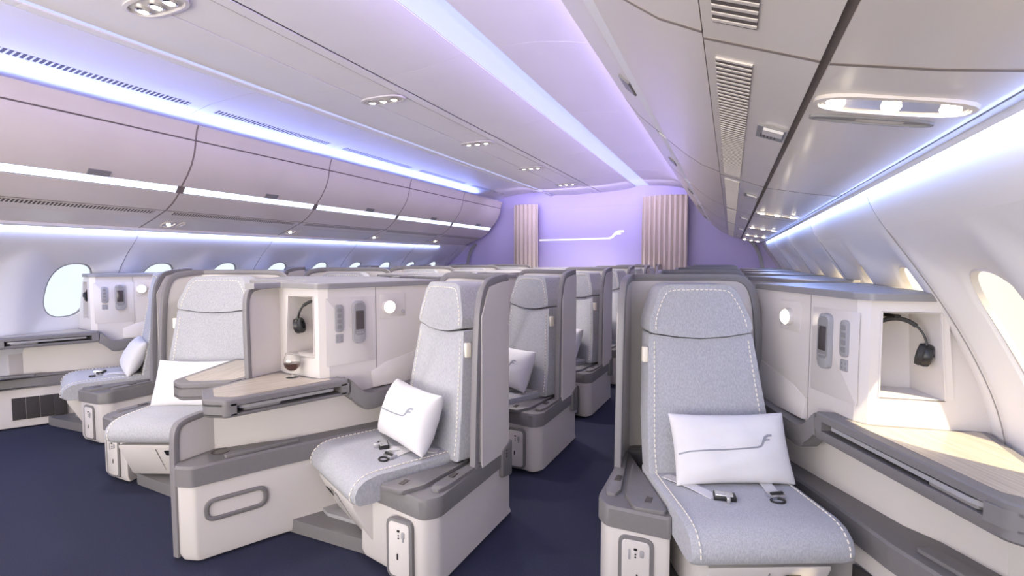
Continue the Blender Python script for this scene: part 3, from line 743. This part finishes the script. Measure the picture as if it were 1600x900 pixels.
    fit0 = fit; fit = lambda u0, u1, *a, **k: fit0(u0+cu, u1+cu, *a, **k)
    fit(.325, .585, .755, 1.085, 0, .0022, .006, 'white', 'access_panel', body, .001)
    bm = NB(); prism(bm, [P(.308+cu*.8, CV-.0012, z) for z in (.62,)]+[P(.311+cu*.8, CV-.0012, .62), P(.311+cu*.8, CV-.0012, 1.135), P(.308+cu*.8, CV-.0012, 1.135)], [P(.308+cu*.8, CV+.002, .62), P(.311+cu*.8, CV+.002, .62), P(.311+cu*.8, CV+.002, 1.135), P(.308+cu*.8, CV+.002, 1.135)]); finish(bm, 'seam', 'cap', body, smooth=False)
    hs = fit(.385, .452, .855, 1.066, .001, .020, .028, 'lgrey', 'handset', body, .005)
    fit(.391, .446, .895, 1.055, .018, .0225, .022, 'cap', 'handset_face', hs, .001)
    fit(.397, .440, .925, 1.018, .021, .0238, .004, 'screen', 'handset_screen', hs, .0005)
    for k in range(4): fit(.400+.0105*k, .407+.0105*k, .905, .913, .021, .0245, .0035, 'lgrey', 'handset_button', hs, 0, 3)
    kp = fit(.498, .540, .918, 1.052, .001, .010, .016, 'lgrey', 'control_pad', body, .002)
    for k in range(4): fit(.508, .530, .935+.027*k, .953+.027*k, .009, .0125, .003, 'cap', 'control_key', kp, 0, 2)
    sk = fit(.500, .538, .866, .908, .001, .006, .003, 'lgrey', 'power_socket', body, .001)
    for du, dz in ((.009, .028), (.029, .028), (.009, .012), (.029, .012)): fit(.498+du, .503+du, .866+dz-.004, .866+dz+.004, .005, .0068, .001, 'cap', 'socket_hole', sk, 0, 2)
    # reading lamp
    fit = fit0
    lb_ = fit(.095, min(.245, .315+cu), .965, 1.095, 0, .0022, .012, 'white', 'lamp_plate', body, .001)
    bm = NB(); cen = (.165 if U.key != 'G' else .20, 1.025); N = 20
    rg = [[P(cen[0]+r*math.cos(2*math.pi*i/N), CV-h, cen[1]+r*math.sin(2*math.pi*i/N)) for i in range(N)] for r, h in ((.037, .001), (.037, .012), (.034, .022), (.031, .022))]
    loft(bm, rg); lp = finish(bm, 'reading_lamp', 'white', body)
    bm = NB(); rg = [[P(cen[0]+r*math.cos(2*math.pi*i/N), CV-h, cen[1]+r*math.sin(2*math.pi*i/N)) for i in range(N)] for r, h in ((.030, .020), (.028, .027), (.017, .033), (.004, .035))]
    loft(bm, rg); finish(bm, 'lamp_lens', 'lamp', lp)
    bm = NB(); rg = [[P(.112+r*math.cos(2*math.pi*i/12), CV-h, .995+r*math.sin(2*math.pi*i/12)) for i in range(12)] for r, h in ((.010, .001), (.010, .006), (.006, .007))]
    loft(bm, rg); finish(bm, 'lamp_switch', 'lgrey', lb_)
    # bulging padded lower edge beside the seat
    bm = NB(); q = [(-.09, .62), (.30, .62), (.30, .70), (.22, .735), (.10, .76), (-.09, .80)]
    prism(bm, [P(u, CV+.01, z) for u, z in q], [P(u, CV-.022 if z < .7 else CV-.004, z) for u, z in q], .004); finish(bm, 'elbow_pad', 'white', body)
    # ---- table rail: dips behind, rises to the table
    top = [(-.105, .635), (.28, .612), (.355, .608), (.39, .62), (.43, .672), (.455, TZ-.002), (1.05, TZ-.002)]
    bot = [(1.05, TZ-.088), (.47, TZ-.088), (.42, .588), (.385, .535), (.355, .525), (.28, .535), (-.105, .565)]
    out = [(q.x, q.y) for q in smoothpath([(a, b, 0) for a, b in top], 1)]+[(q.x, q.y) for q in smoothpath([(a, b, 0) for a, b in bot], 1)]
    cut = [(u, z) for u, z in out if u <= .47]
    bm = NB(); V_in = CV+.005
    prism(bm, [P(u, V_in, z) for u, z in cut], [P(u, vf+.002, z) for u, z in cut], .005); rail = finish(bm, 'side_rail', 'grey', root, ang=30)
    # ---- table: plan outline, body with slot on the seat side
    if U.c['xc'] is None:
        far = U.hit(.97, .72, .0, 1, wallx(TZ)); nose = U.hit(1.06, .55, .35, 1, wallx(TZ)); 
        farb = U.hit(.55, .72, 0, 1, wallx(TZ))
        tl = U.c['tl']; nose = U.hit(tl+.03, .55, .35, 1, wallx(TZ)); tp = [(.46, vf), (tl, vf+.01), (tl+.07, .43), (tl+.10, .56), nose, farb, (.50, .50)]
        rr = [.01, .05, .06, .10, 0, 0, 0]
    else:
        c1 = U.hit(1.02, .60, 0, 1, wallx(TZ)); c0 = U.hit(.50, .60, 0, 1, wallx(TZ))
        tl = 1.0; tp = [(.46, vf), (.99, vf), (1.055, .42), c1, c0, (.50, .50)]; rr = [.01, .04, .05, .02, 0, 0]
    tt = U.c['tt']
    def shr(pts, d):
        cu = sum(p[0] for p in pts)/len(pts); cv = sum(p[1] for p in pts)/len(pts)
        return pts
    o = roundpoly(tp, rr, 5)
    bm = NB()
    def lay(z, recess=0, o=o):
        r = []
        for u, v in o:
            vv = v
            if recess and abs(v-vf) < .003 and .50 < u < 1.0: vv = v+recess
            r.append(P(u, vv, z))
        return r
    # slot: lower lip, dark gap, upper slab
    loft(bm, [[P(u-.004 if u > 1 else u, v+.004, TZ-tt) for u, v in o], PP(o, TZ-tt+.007), PP(o, TZ-.062)])
    up = [PP(o, TZ-.028), PP(o, TZ-.006), [P(u-(.004 if u > 1 else 0), v+(.004 if v < .5 else 0), TZ) for u, v in o]]
    loft(bm, up)
    ins = [(u, max(v, vf+.05)) if u < 1.0 else (u-.0, max(v, vf+.012)) for u, v in o]
    # middle core set back behind the slot
    core = roundpoly([(.46, vf)]+[(.50, vf), (.50, vf+.09), (tl-.05, vf+.09), (tl-.05, vf)]+tp[1:], [0, 0, 0, 0, 0]+rr[1:], 5)
    loft(bm, [PP(core, TZ-.068), PP(core, TZ-.020)])
    tb = finish(bm, 'side_table', 'grey', root, ang=30)
    bm = NB(); q = [(.51, vf+.085), (tl-.06, vf+.085), (tl-.06, vf+.089), (.51, vf+.089)]; prism(bm, PP(q, TZ-.062), PP(q, TZ-.028)); finish(bm, 'slot_lining', 'black', tb, smooth=False)
    bm = NB(); q = roundpoly([(.53, vf+.012), (tl-.10, vf+.010), (tl-.06, vf+.02), (tl-.06, vf+.08), (.53, vf+.08)], .01); prism(bm, PP(q, TZ-.048), PP(q, TZ-.034), .003)
    tr = finish(bm, 'tray_table', 'lgrey', tb)
    bm = NB(); q = roundpoly([(tl-.23, vf+.018), (tl-.08, vf+.018), (tl-.08, vf+.07), (tl-.23, vf+.07)], .01); prism(bm, PP(q, TZ-.060), PP(q, TZ-.050), .002); finish(bm, 'tray_arm', 'cap', tr)
    # veneer inlay
    if U.c['xc'] is None:
        wn_ = U.hit(1.02, .60, .30, 1, wallx(TZ)+U.m*-.03)
        wn_ = U.hit(tl-.01, .60, .30, 1, wallx(TZ)+U.m*-.03); wd_ = [(.56, vf+.045), (tl-.05, vf+.045), (tl-.01, vf+.085), (tl+.03, .54), wn_, U.hit(.70, .72, 0, 1, wallx(TZ)+U.m*-.02), (.70+cu, .70), (.64+cu, .455), (.60+cu, .425), (.57, .415)]
        rr2 = [.008, .03, .04, .05]+[.01]*6
    else:
        k = U.m*.03
        wd_ = [(.53, vf+.040), (.95, vf+.030), (1.01, .44), U.hit(.98, .60, 0, 1, wallx(TZ)-k), U.hit(.74+cu, .70, 0, 1, wallx(TZ)-k), (.71+cu, .70), (.64+cu, .455), (.60+cu, .425), (.53, .42)]
        rr2 = [.008, .03, .03]+[.01]*6
    bm = NB(); o = roundpoly(wd_, rr2, 3); prism(bm, PP(o, TZ-.006), PP(o, TZ+.0015)); finish(bm, 'table_veneer', 'wood', tb, smooth=False)
    # ---- recessed wall under the table
    bm = NB()
    e0 = U.hit(1.00, .50, .45, 1, wallx(.5))
    q = [(-.105, .435), (.30, .47), (.70, .52), (.80, .56), (.98, .585) if U.c['xc'] is None else (.93, .60)]
    if U.c['xc'] is None: q += [U.hit(1.0, .60, .25, 1, wallx(.35)), U.hit(-.0, .60, 0, 1, wallx(.35)), (-.105, U.hit(-.105, .6, 0, 1, wallx(.35))[1])]
    else: q += [U.hit(.98, .60, 0, 1, wallx(.5)), U.hit(-.105, .6, 0, 1, wallx(.5))]
    loft(bm, [PP(q, .30), PP(q, TZ-tt+.01)]); finish(bm, 'recess_wall', 'white', root, ang=15)
    # ---- lower cabinet with grey shelf ledge
    if U.c['xc'] is None:
        lc = [(-.105, CV-.06), (.30, CV-.03), (.55, CV), (1.30, CV+.02)]
        lc = [(-.105, .385), (.20, .385), (.55, .40), (.80, .40), (1.28, .46)]
        f1 = U.hit(1.42, .60, .12, 1, wallx(.2)); f0 = U.hit(-.105, .6, 0, 1, wallx(.2)); lc2 = lc+[f1, f0]; r2 = [0, .1, .1, .1, .08, 0, 0]
    else:
        lc = [(-.105, .385), (.20, .385), (.55, .41), (.78, .44), (1.09, .46), (1.14, .52)]
        f1 = U.hit(1.12, .60, -.05, 1, wallx(.2)); f0 = U.hit(-.105, .6, 0, 1, wallx(.2)); lc2 = lc+[f1, f0]; r2 = [0, .1, .1, .1, .03, .04, 0, 0]
    zl = U.c['zl']; o = roundpoly(lc2, r2, 4)
    bm = NB(); loft(bm, [[P(u-(.012 if u > .9 else 0), v+.006, .012) for u, v in o], PP(o, .04), PP(o, zl-.07)]); low = finish(bm, 'lower_cabinet', 'white', root, ang=30)
    o2 = [(u+(.010 if u > .9 else 0), v-(.010 if v < .55 else 0)) for u, v in o]
    bm = NB(); loft(bm, [PP(o2, zl-.085), PP(o2, zl-.010), [P(u-(.006 if u > .9 else 0), v+.006, zl) for u, v in o2]]); led = finish(bm, 'shelf_ledge', 'grey', root, ang=30)
    lamp_du = 0
    if U.c['xc'] is not None:
        # raised ridge and cup recess on the ledge, oval grab ring on the front
        bm = NB(); q = roundpoly([(.66, .446), (.97, .462), (.97, .49), (.66, .475)], .008, 3); prism(bm, PP(q, zl-.002), PP(q, zl+.015), .004); finish(bm, 'ledge_ridge', 'grey', led)
        bm = NB(); N = 20; cu_ = (.965, .565); rg = [[P(cu_[0]+a*math.cos(2*math.pi*i/N), cu_[1]+a*math.sin(2*math.pi*i/N), z) for i in range(N)] for a, z in ((.036, zl-.001), (.036, zl+.0025), (.030, zl+.0025), (.029, zl+.001))]
        loft(bm, rg); finish(bm, 'cup_recess', 'screen', led)
        bm = NB()
        f = lambda s, z, h: P(.80+s, .44+.02*((s)/.31)-h+.0, z)
        ovp = roundpoly([(.02, .178), (.25, .178), (.25, .258), (.02, .258)], .039, 8)
        sweep(bm, [f(s, z, .003) for s, z in ovp], rect(.018, .014, .005), up=(U.m, 0, 0), closed=True); finish(bm, 'grab_ring', 'grey', low)
        bm = NB(); ovq = [(.135+(s-.135)*.9, .218+(z-.218)*.8) for s, z in ovp]; prism(bm, [f(s, z, -.002) for s, z in ovq], [f(s, z, .001) for s, z in ovq]); finish(bm, 'grab_recess', 'white', low)
    else:
        # four-part black mesh pouch on the lower face
        q0, q1 = .665, .975; zz0, zz1 = .07, .235
        vv = lambda u: .40+(u-.80)/.48*.06
        for k in range(4):
            ua = q0+(q1-q0)*k/4+.002; ub_ = q0+(q1-q0)*(k+1)/4-.002
            bm = NB(); prism(bm, [P(ua, vv(ua)+.002, zz0), P(ub_, vv(ub_)+.002, zz0), P(ub_, vv(ub_)+.002, zz1), P(ua, vv(ua)+.002, zz1)], [P(ua, vv(ua)-.010, zz0), P(ub_, vv(ub_)-.010, zz0), P(ub_, vv(ub_)-.008, zz1), P(ua, vv(ua)-.008, zz1)], .003, both=False); finish(bm, 'mesh_pouch', 'mesh', low)
        bm = NB(); ss = [(u, vv(u)) for u in (.80, .95, 1.15)]
        q = roundpoly([(.84, .44), (1.22, .50), (1.22, .56), (.84, .50)], .01, 3); prism(bm, PP(q, zl-.004), PP(q, zl+.012), .004); finish(bm, 'ledge_ridge', 'grey', led)
    return root, dict(facet=facet, n0=n0, n1=n1, nz0=nz0, nz1=nz1, fn=fn)

def make_divider(m_y):
    """centre divider panel between the two centre consoles; stands on the floor"""
    xc = -2.125; root = empty('centre_divider', (xc, m_y, 0))
    def pan(y0, y1, z0, z1, nm, rr):
        bm = NB(); o = roundpoly([(y0, z0), (y1, z0), (y1, z1), (y0, z1)], rr, 5)
        prism(bm, [(-.011, y, z) for y, z in o], [(.011, y, z) for y, z in o]); finish(bm, nm, 'white', root)
    return root, pan
def divider(yf, label):
    # yf: world y of the front edge of the lower panel
    root, pan = make_divider(yf)
    pan(0.012, .60, .02, .592, 'lower_panel', [.03, 0, 0, .05])
    bm = NB(); sweep(bm, smoothpath([(0, .006, .012), (0, .004, .30), (0, .004, .50), (0, .012, .565), (0, .045, .585), (0, .13, .592)], 2), rect(.034, .026, .006), up=(0, -1, .1)); finish(bm, 'panel_rim', 'rim', root)
    pan(.37, .62, .672, 1.130, 'upper_panel', [0, 0, 0, .05])
    bm = NB(); sweep(bm, smoothpath([(0, .366, .686), (0, .362, .90), (0, .362, 1.05), (0, .372, 1.110), (0, .41, 1.134), (0, .52, 1.138)], 2), rect(.030, .022, .006), up=(0, -1, .1)); finish(bm, 'panel_rim', 'rim', root)
    tag(root, label, 'divider', 'dividers between the centre seats')
    return root

def copy_tree(o, parent=None):
    c = o.copy(); C.objects.link(c); c.parent = parent
    for ch in CH.get(o.name, []): copy_tree(ch, c)
    return c
COLTXT = dict(K='right-hand window column', G='centre column beside the right aisle', D='centre column beside the left aisle', A='left-hand window column')
NR = dict(K=5, G=6, D=5, A=5)
info = {}
proto = []
for key in 'KGDA':
    U = Unit(key)
    s = make_seat(Unit(key, True)); c, inf = make_console(U); info[key] = (U, inf)
    tag(s, 'pale grey stitched seat, %s row of the %s' % (ORD[0], COLTXT[key]), 'seat', 'business class seats')
    tag(c, 'white side console with lamp, %s row of the %s' % (ORD[0], COLTXT[key]), 'console', 'seat side consoles')
    proto += [(key, s, 's'), (key, c, 'c')]
dv = divider(1.31, 'white centre divider with grey rounded rim, nearest the camera')
CH = {}
for o in list(C.objects):
    if o.parent: CH.setdefault(o.parent.name, []).append(o)
for key, s, t in proto:
    for r in range(1, NR[key]):
        q = copy_tree(s); q.location.y += PITCH*r
        if t == 's': q['label'] = 'pale grey stitched seat, %s row of the %s' % (ORD[r], COLTXT[key])
        else: q['label'] = 'white side console with lamp, %s row of the %s' % (ORD[r], COLTXT[key])
for r in range(1, 4):
    q = copy_tree(dv); q.location.y += PITCH*r; q['label'] = 'white centre divider with grey rounded rim, %s from the camera' % ORD[r]

# ------------------------------------------------------------------ pillows
def pillow(U, u, v, z, yawd, tilt, w, h, t, label, y_off=0, logo=True, roll=0):
    N = 26; bm = NB()
    def f(a, b, s):
        # a,b in -1..1
        ea = 1-abs(a)**2.6; eb = 1-abs(b)**2.6
        th = t/2*(max(0, ea)*max(0, eb))**.42
        # corners pulled out, edges slightly concave
        x = a*w/2*(1-.045*(1-b*b)) ; y = b*h/2*(1-.07*(1-a*a))
        wr = .0035*math.sin(7*a+3*b)*ea*eb+.0025*math.sin(11*b-4*a)*ea*eb
        return Vector((x, y, s*th+wr))
    g = {}
    for s in (1, -1):
        for i in range(N+1):
            for j in range(N+1):
                edge = i in (0, N) or j in (0, N)
                k = (i, j) if edge else (i, j, s)
                if k not in g:
                    a = math.sin(math.pi/2*(2*i/N-1)); b = math.sin(math.pi/2*(2*j/N-1))
                    g[k] = bm.verts.new(f(a, b, s))
    kk = lambda i, j, s: g[(i, j)] if (i in (0, N) or j in (0, N)) else g[(i, j, s)]
    for s in (1, -1):
        for i in range(N):
            for j in range(N): bm.faces.new((kk(i, j, s), kk(i+1, j, s), kk(i+1, j+1, s), kk(i, j+1, s)))
    wx_, wy_ = U.l2w(u, v)
    o = finish(bm, 'pillow', 'pillow', ang=80)
    # local +x to the viewer's right, +y up, +z towards the seat's front
    fwd = Vector((U.m*math.sin(U.th), -math.cos(U.th), 0)); fwd.rotate(Matrix.Rotation(math.radians(yawd), 3, 'Z'))
    zax = (fwd*math.cos(math.radians(tilt))+Vector((0, 0, 1))*math.sin(math.radians(tilt))).normalized()
    xax = Vector((0, 0, 1)).cross(zax).normalized(); yax = zax.cross(xax)
    R = Matrix((xax, yax, zax)).transposed()@Matrix.Rotation(math.radians(roll), 3, 'Z')
    o.matrix_world = Matrix.Translation((wx_, wy_+y_off, z))@R.to_4x4()
    if logo:
        bm = NB()
        pts = [(-.97, -.10), (-.8, -.06), (-.5, -.045), (-.2, -.04), (0, -.03), (.2, -.015), (.36, .0), (.43, .02), (.47, .07), (.50, .14), (.53, .19), (.58, .22), (.66, .225)]
        w1 = [.006]*6+[.007, .008, .010, .011, .011, .010, .008]
        p2 = [(.505, .125), (.55, .145), (.615, .142)]
        for P_, ww in ((pts, w1), (p2, [.009, .008, .006])):
            Q = []
            for i in range(len(P_)-1):
                for k in range(5): t_ = k/5; Q.append((P_[i][0]*(1-t_)+P_[i+1][0]*t_, P_[i][1]*(1-t_)+P_[i+1][1]*t_, ww[i]*(1-t_)+ww[i+1]*t_))
            Q.append((*P_[-1], ww[-1])); A_ = []; B_ = []
            for i, (a, b, q) in enumerate(Q):
                d = Vector((Q[min(i+1, len(Q)-1)][0]-Q[max(i-1, 0)][0], (Q[min(i+1, len(Q)-1)][1]-Q[max(i-1, 0)][1])*h/w)).normalized()
                s_ = Vector((-d.y, d.x)); da, db = s_.x*q/2/(w/2), s_.y*q/2/(h/2)
                A_.append(f(max(-.99, a+da), b*1.5+db, 1)+Vector((0, 0, .0012))); B_.append(f(max(-.99, a-da), b*1.5-db, 1)+Vector((0, 0, .0012)))
            va = [bm.verts.new(p) for p in A_]; vb = [bm.verts.new(p) for p in B_]
            for i in range(len(va)-1): bm.faces.new((va[i], va[i+1], vb[i+1], vb[i]))
        lo = finish(bm, 'pillow_emblem', 'logo', smooth=False); lo.parent = o
    tag(o, label, 'pillow', 'white pillows on the seats')
    return o
UK, UG, UD, UA = (Unit(k, True) for k in 'KGDA')
pillow(UK, .395, .075, .535, 0, 24, .46, .27, .12, 'white pillow with F emblem on the right window seat nearest the camera')
pillow(UG, UG.su+.42, .01, .55, 0, 22, .42, .27, .17, 'white pillow with F emblem on the centre-right seat nearest the camera', roll=0)
for r in range(1, 5): pillow(UG, UG.su+.42, .01, .55, 0, 22, .42, .27, .17, 'white pillow on the centre-right seat in the %s row' % ORD[r], PITCH*r)
pillow(UD, UD.su+.40, .03, .53, 0, 20, .46, .28, .13, 'white pillow behind the side table on the centre-left seat nearest the camera', logo=False)
pillow(UA, UA.su+.36, .02, .53, 0, 26, .44, .27, .13, 'white pillow on the left window seat nearest the camera', logo=False)

# ------------------------------------------------------------------ seat belts lying on the cushions
def belt(U, dy, label, pts):
    root = empty('seat_belt', (*U.l2w(U.su+.55, U.vc), .402)); root.location.y += dy
    inv = Matrix.Translation(root.location).inverted()
    def W(u, v, z): x, y = U.l2w(u, v); return Vector((x, y, z))-Vector((*U.l2w(U.su+.55, U.vc), .402))
    def blk(u, v, L, w_, h, ang, m, nm, z=.412, bev=.003, par=None):
        c = W(u, v, z); bm = NB(); a = math.radians(ang)+U.m*U.th
        box(bm, -L/2, L/2, -w_/2, w_/2, 0, h, bev); bmesh.ops.rotate(bm, verts=bm.verts[:], cent=(0, 0, 0), matrix=Matrix.Rotation(a, 3, 'Z')); bmesh.ops.translate(bm, verts=bm.verts[:], vec=c)
        return finish(bm, nm, m, par or root)
    su = U.su
    (u1, v1), (u2, v2) = pts
    b = blk(u1, v1, .075, .045, .020, -18, 'black', 'buckle'); blk(u1+.002, v1-.004, .060, .034, .006, -18, 'steel', 'buckle_plate', .430, .002, b); blk(u1+.022, v1+.002, .012, .046, .028, -18, 'steel', 'buckle_lever', .410, .002, b)
    t = blk(u2, v2, .055, .040, .014, 10, 'steel', 'belt_tongue', .414); blk(u2+.004, v2+.002, .050, .012, .022, 10, 'black', 'tongue_bar', .413, .003, t)
    bm = NB(); N = 16; r = [W(u2+.035+.018*math.cos(q), v2-.01+.024*math.sin(q), .414+.004) for q in [2*math.pi*i/N for i in range(N)]]; sweep(bm, r, circ(.004, 6), closed=True); finish(bm, 'belt_ring', 'black', t)
    for (ua, va, ub, vb) in ((su+.36, U.vc-.21, u1-.01, v1-.03), (su+.37, v2+.03, u2-.02, v2+.005)):
        bm = NB(); A_ = W(ua, va, .412); B_ = W(ub, vb, .414); M_ = (A_+B_)/2+Vector((0, 0, .008)); sweep(bm, smoothpath([A_, M_, B_], 2), rect(.044, .003, 0), up=(0, 0, 1)); finish(bm, 'belt_strap', 'webbing', root)
    tag(root, label, 'seat belt', 'open seat belts')
belt(UK, 0, 'open seat belt with steel buckle below the pillow on the right window seat', ((.56, -.02), (.55, .17)))
belt(UG, 0, 'open seat belt with black buckle on the nearest centre-right seat', ((UG.su+.53, .05), (UG.su+.56, -.08)))
belt(UG, PITCH, 'open seat belt on the centre-right seat in the second row', ((UG.su+.53, .05), (UG.su+.56, -.08)))
belt(UA, 0, 'open seat belt beside the pillow on the nearest left window seat', ((UA.su+.56, .06), (UA.su+.58, -.04)))

# ------------------------------------------------------------------ headphones hanging in the niches
def headphones(key, label, s=1.0, dy=0, turn=32, off=.06):
    U, inf = info[key]; facet, n0, n1, nz1 = inf['facet'], inf['n0'], inf['n1'], inf['nz1']
    mid = n0+off
    c = Vector(facet(mid, nz1-.022, .075)); d = (Vector(facet(mid+.05, nz1-.022, .075))-c).normalized(); fwdl = Vector((-inf['fn'].y*0, 0, 0))
    fn3 = Vector((U.m*inf['fn'].y, -inf['fn'].x, 0)).normalized()*-1        # out of the niche
    rot = Matrix.Rotation(U.m*U.th, 4, 'Z'); base = Matrix.Translation((*U.O, 0))@rot
    wc = base@c; root = empty('headphones', wc+Vector((0, dy, 0)))
    dw = (rot@d); fw_ = (rot@fn3); a = math.radians(turn)
    X = (dw*math.cos(a)+fw_*math.sin(a)).normalized(); Zu = Vector((0, 0, 1)); Yv = Zu.cross(X).normalized()
    def W(x, y, z): return X*x+Yv*y+Zu*z
    bm = NB(); R = .082*s
    path = [W(R*math.sin(q), 0, R*1.12*math.cos(q)-R*1.12-.004) for q in [math.radians(x) for x in range(-104, 105, 8)]]
    sweep(bm, path, rect(.022, .007, .002), up=tuple(Yv.cross(X))); finish(bm, 'headband', 'black', root)
    bm = NB(); sweep(bm, path[8:-8], rect(.026, .014, .005), up=tuple(Yv.cross(X))); finish(bm, 'headband_pad', 'pad', root)
    for sg in (-1, 1):
        cc = W(sg*(R-.006), 0, -R*1.12-.030); ax_ = W(sg*.97, 0, -.20).normalized(); e1 = Yv; e2 = ax_.cross(e1).normalized(); N = 20
        def rg(r, h): return [cc+ax_*h+e1*(r*.84*math.cos(2*math.pi*i/N))+e2*(r*math.sin(2*math.pi*i/N)) for i in range(N)]
        bm = NB(); loft(bm, [rg(.028, .022), rg(.037, .018), rg(.040, .006), rg(.038, -.002)]); e = finish(bm, 'ear_cup', 'black', root)
        bm = NB(); loft(bm, [rg(.037, -.002), rg(.040, -.008), rg(.036, -.020), rg(.022, -.022), rg(.020, -.010)]); finish(bm, 'ear_pad', 'pad', e)
        bm = NB(); sweep(bm, smoothpath([path[0 if sg < 0 else -1], cc+ax_*.02+Zu*.02, cc+ax_*.024], 1), rect(.012, .006, .002), up=tuple(Yv)); finish(bm, 'yoke', 'black', e)
    tag(root, label, 'headphones', 'headphones in the console niches'); return root
headphones('K', 'black headphones hanging in the warm-lit niche of the right console', 1.04, 0, 22, .072)
headphones('G', 'black headphones hanging in the niche behind the brandy glass', 1.06, 0, 30, .082)
headphones('A', 'black headphones just showing in the niche by the left window', .74, 0, 90, .085)

# ------------------------------------------------------------------ brandy glass on the centre table
def on_table(px, py, z):
    a = (px-800)/F_PX; b = (450-py)/F_PX; R3 = cam.rotation_euler.to_matrix(); d = R3@Vector((a, b, -1)); t = (z-EYE)/d.z; return (d*t).x, (d*t).y
gx, gy = -1.935, 1.765
root = empty('brandy_glass', (gx, gy, TZ+.002))
bm = NB(); lathe(bm, [(.0, 0), (.030, 0), (.031, .0015), (.020, .004), (.006, .007), (.0042, .014), (.0042, .026), (.007, .031), (.020, .036), (.034, .050), (.0395, .068), (.038, .088), (.031, .110), (.0275, .120), (.0267, .120), (.030, .110), (.037, .088), (.0385, .068), (.033, .051), (.019, .0375), (0, .035)], 32)
bmesh.ops.remove_doubles(bm, verts=bm.verts[:], dist=1e-5); finish(bm, 'glass_bowl', 'glass', root)
bm = NB(); lathe(bm, [(0, .0355), (.018, .0380), (.0325, .0515), (.0375, .066), (.0376, .070), (0, .070)], 32); bmesh.ops.remove_doubles(bm, verts=bm.verts[:], dist=1e-5); finish(bm, 'brandy', 'brandy', root)
tag(root, 'short-stemmed brandy glass with dark liquor on the centre table', 'glass')
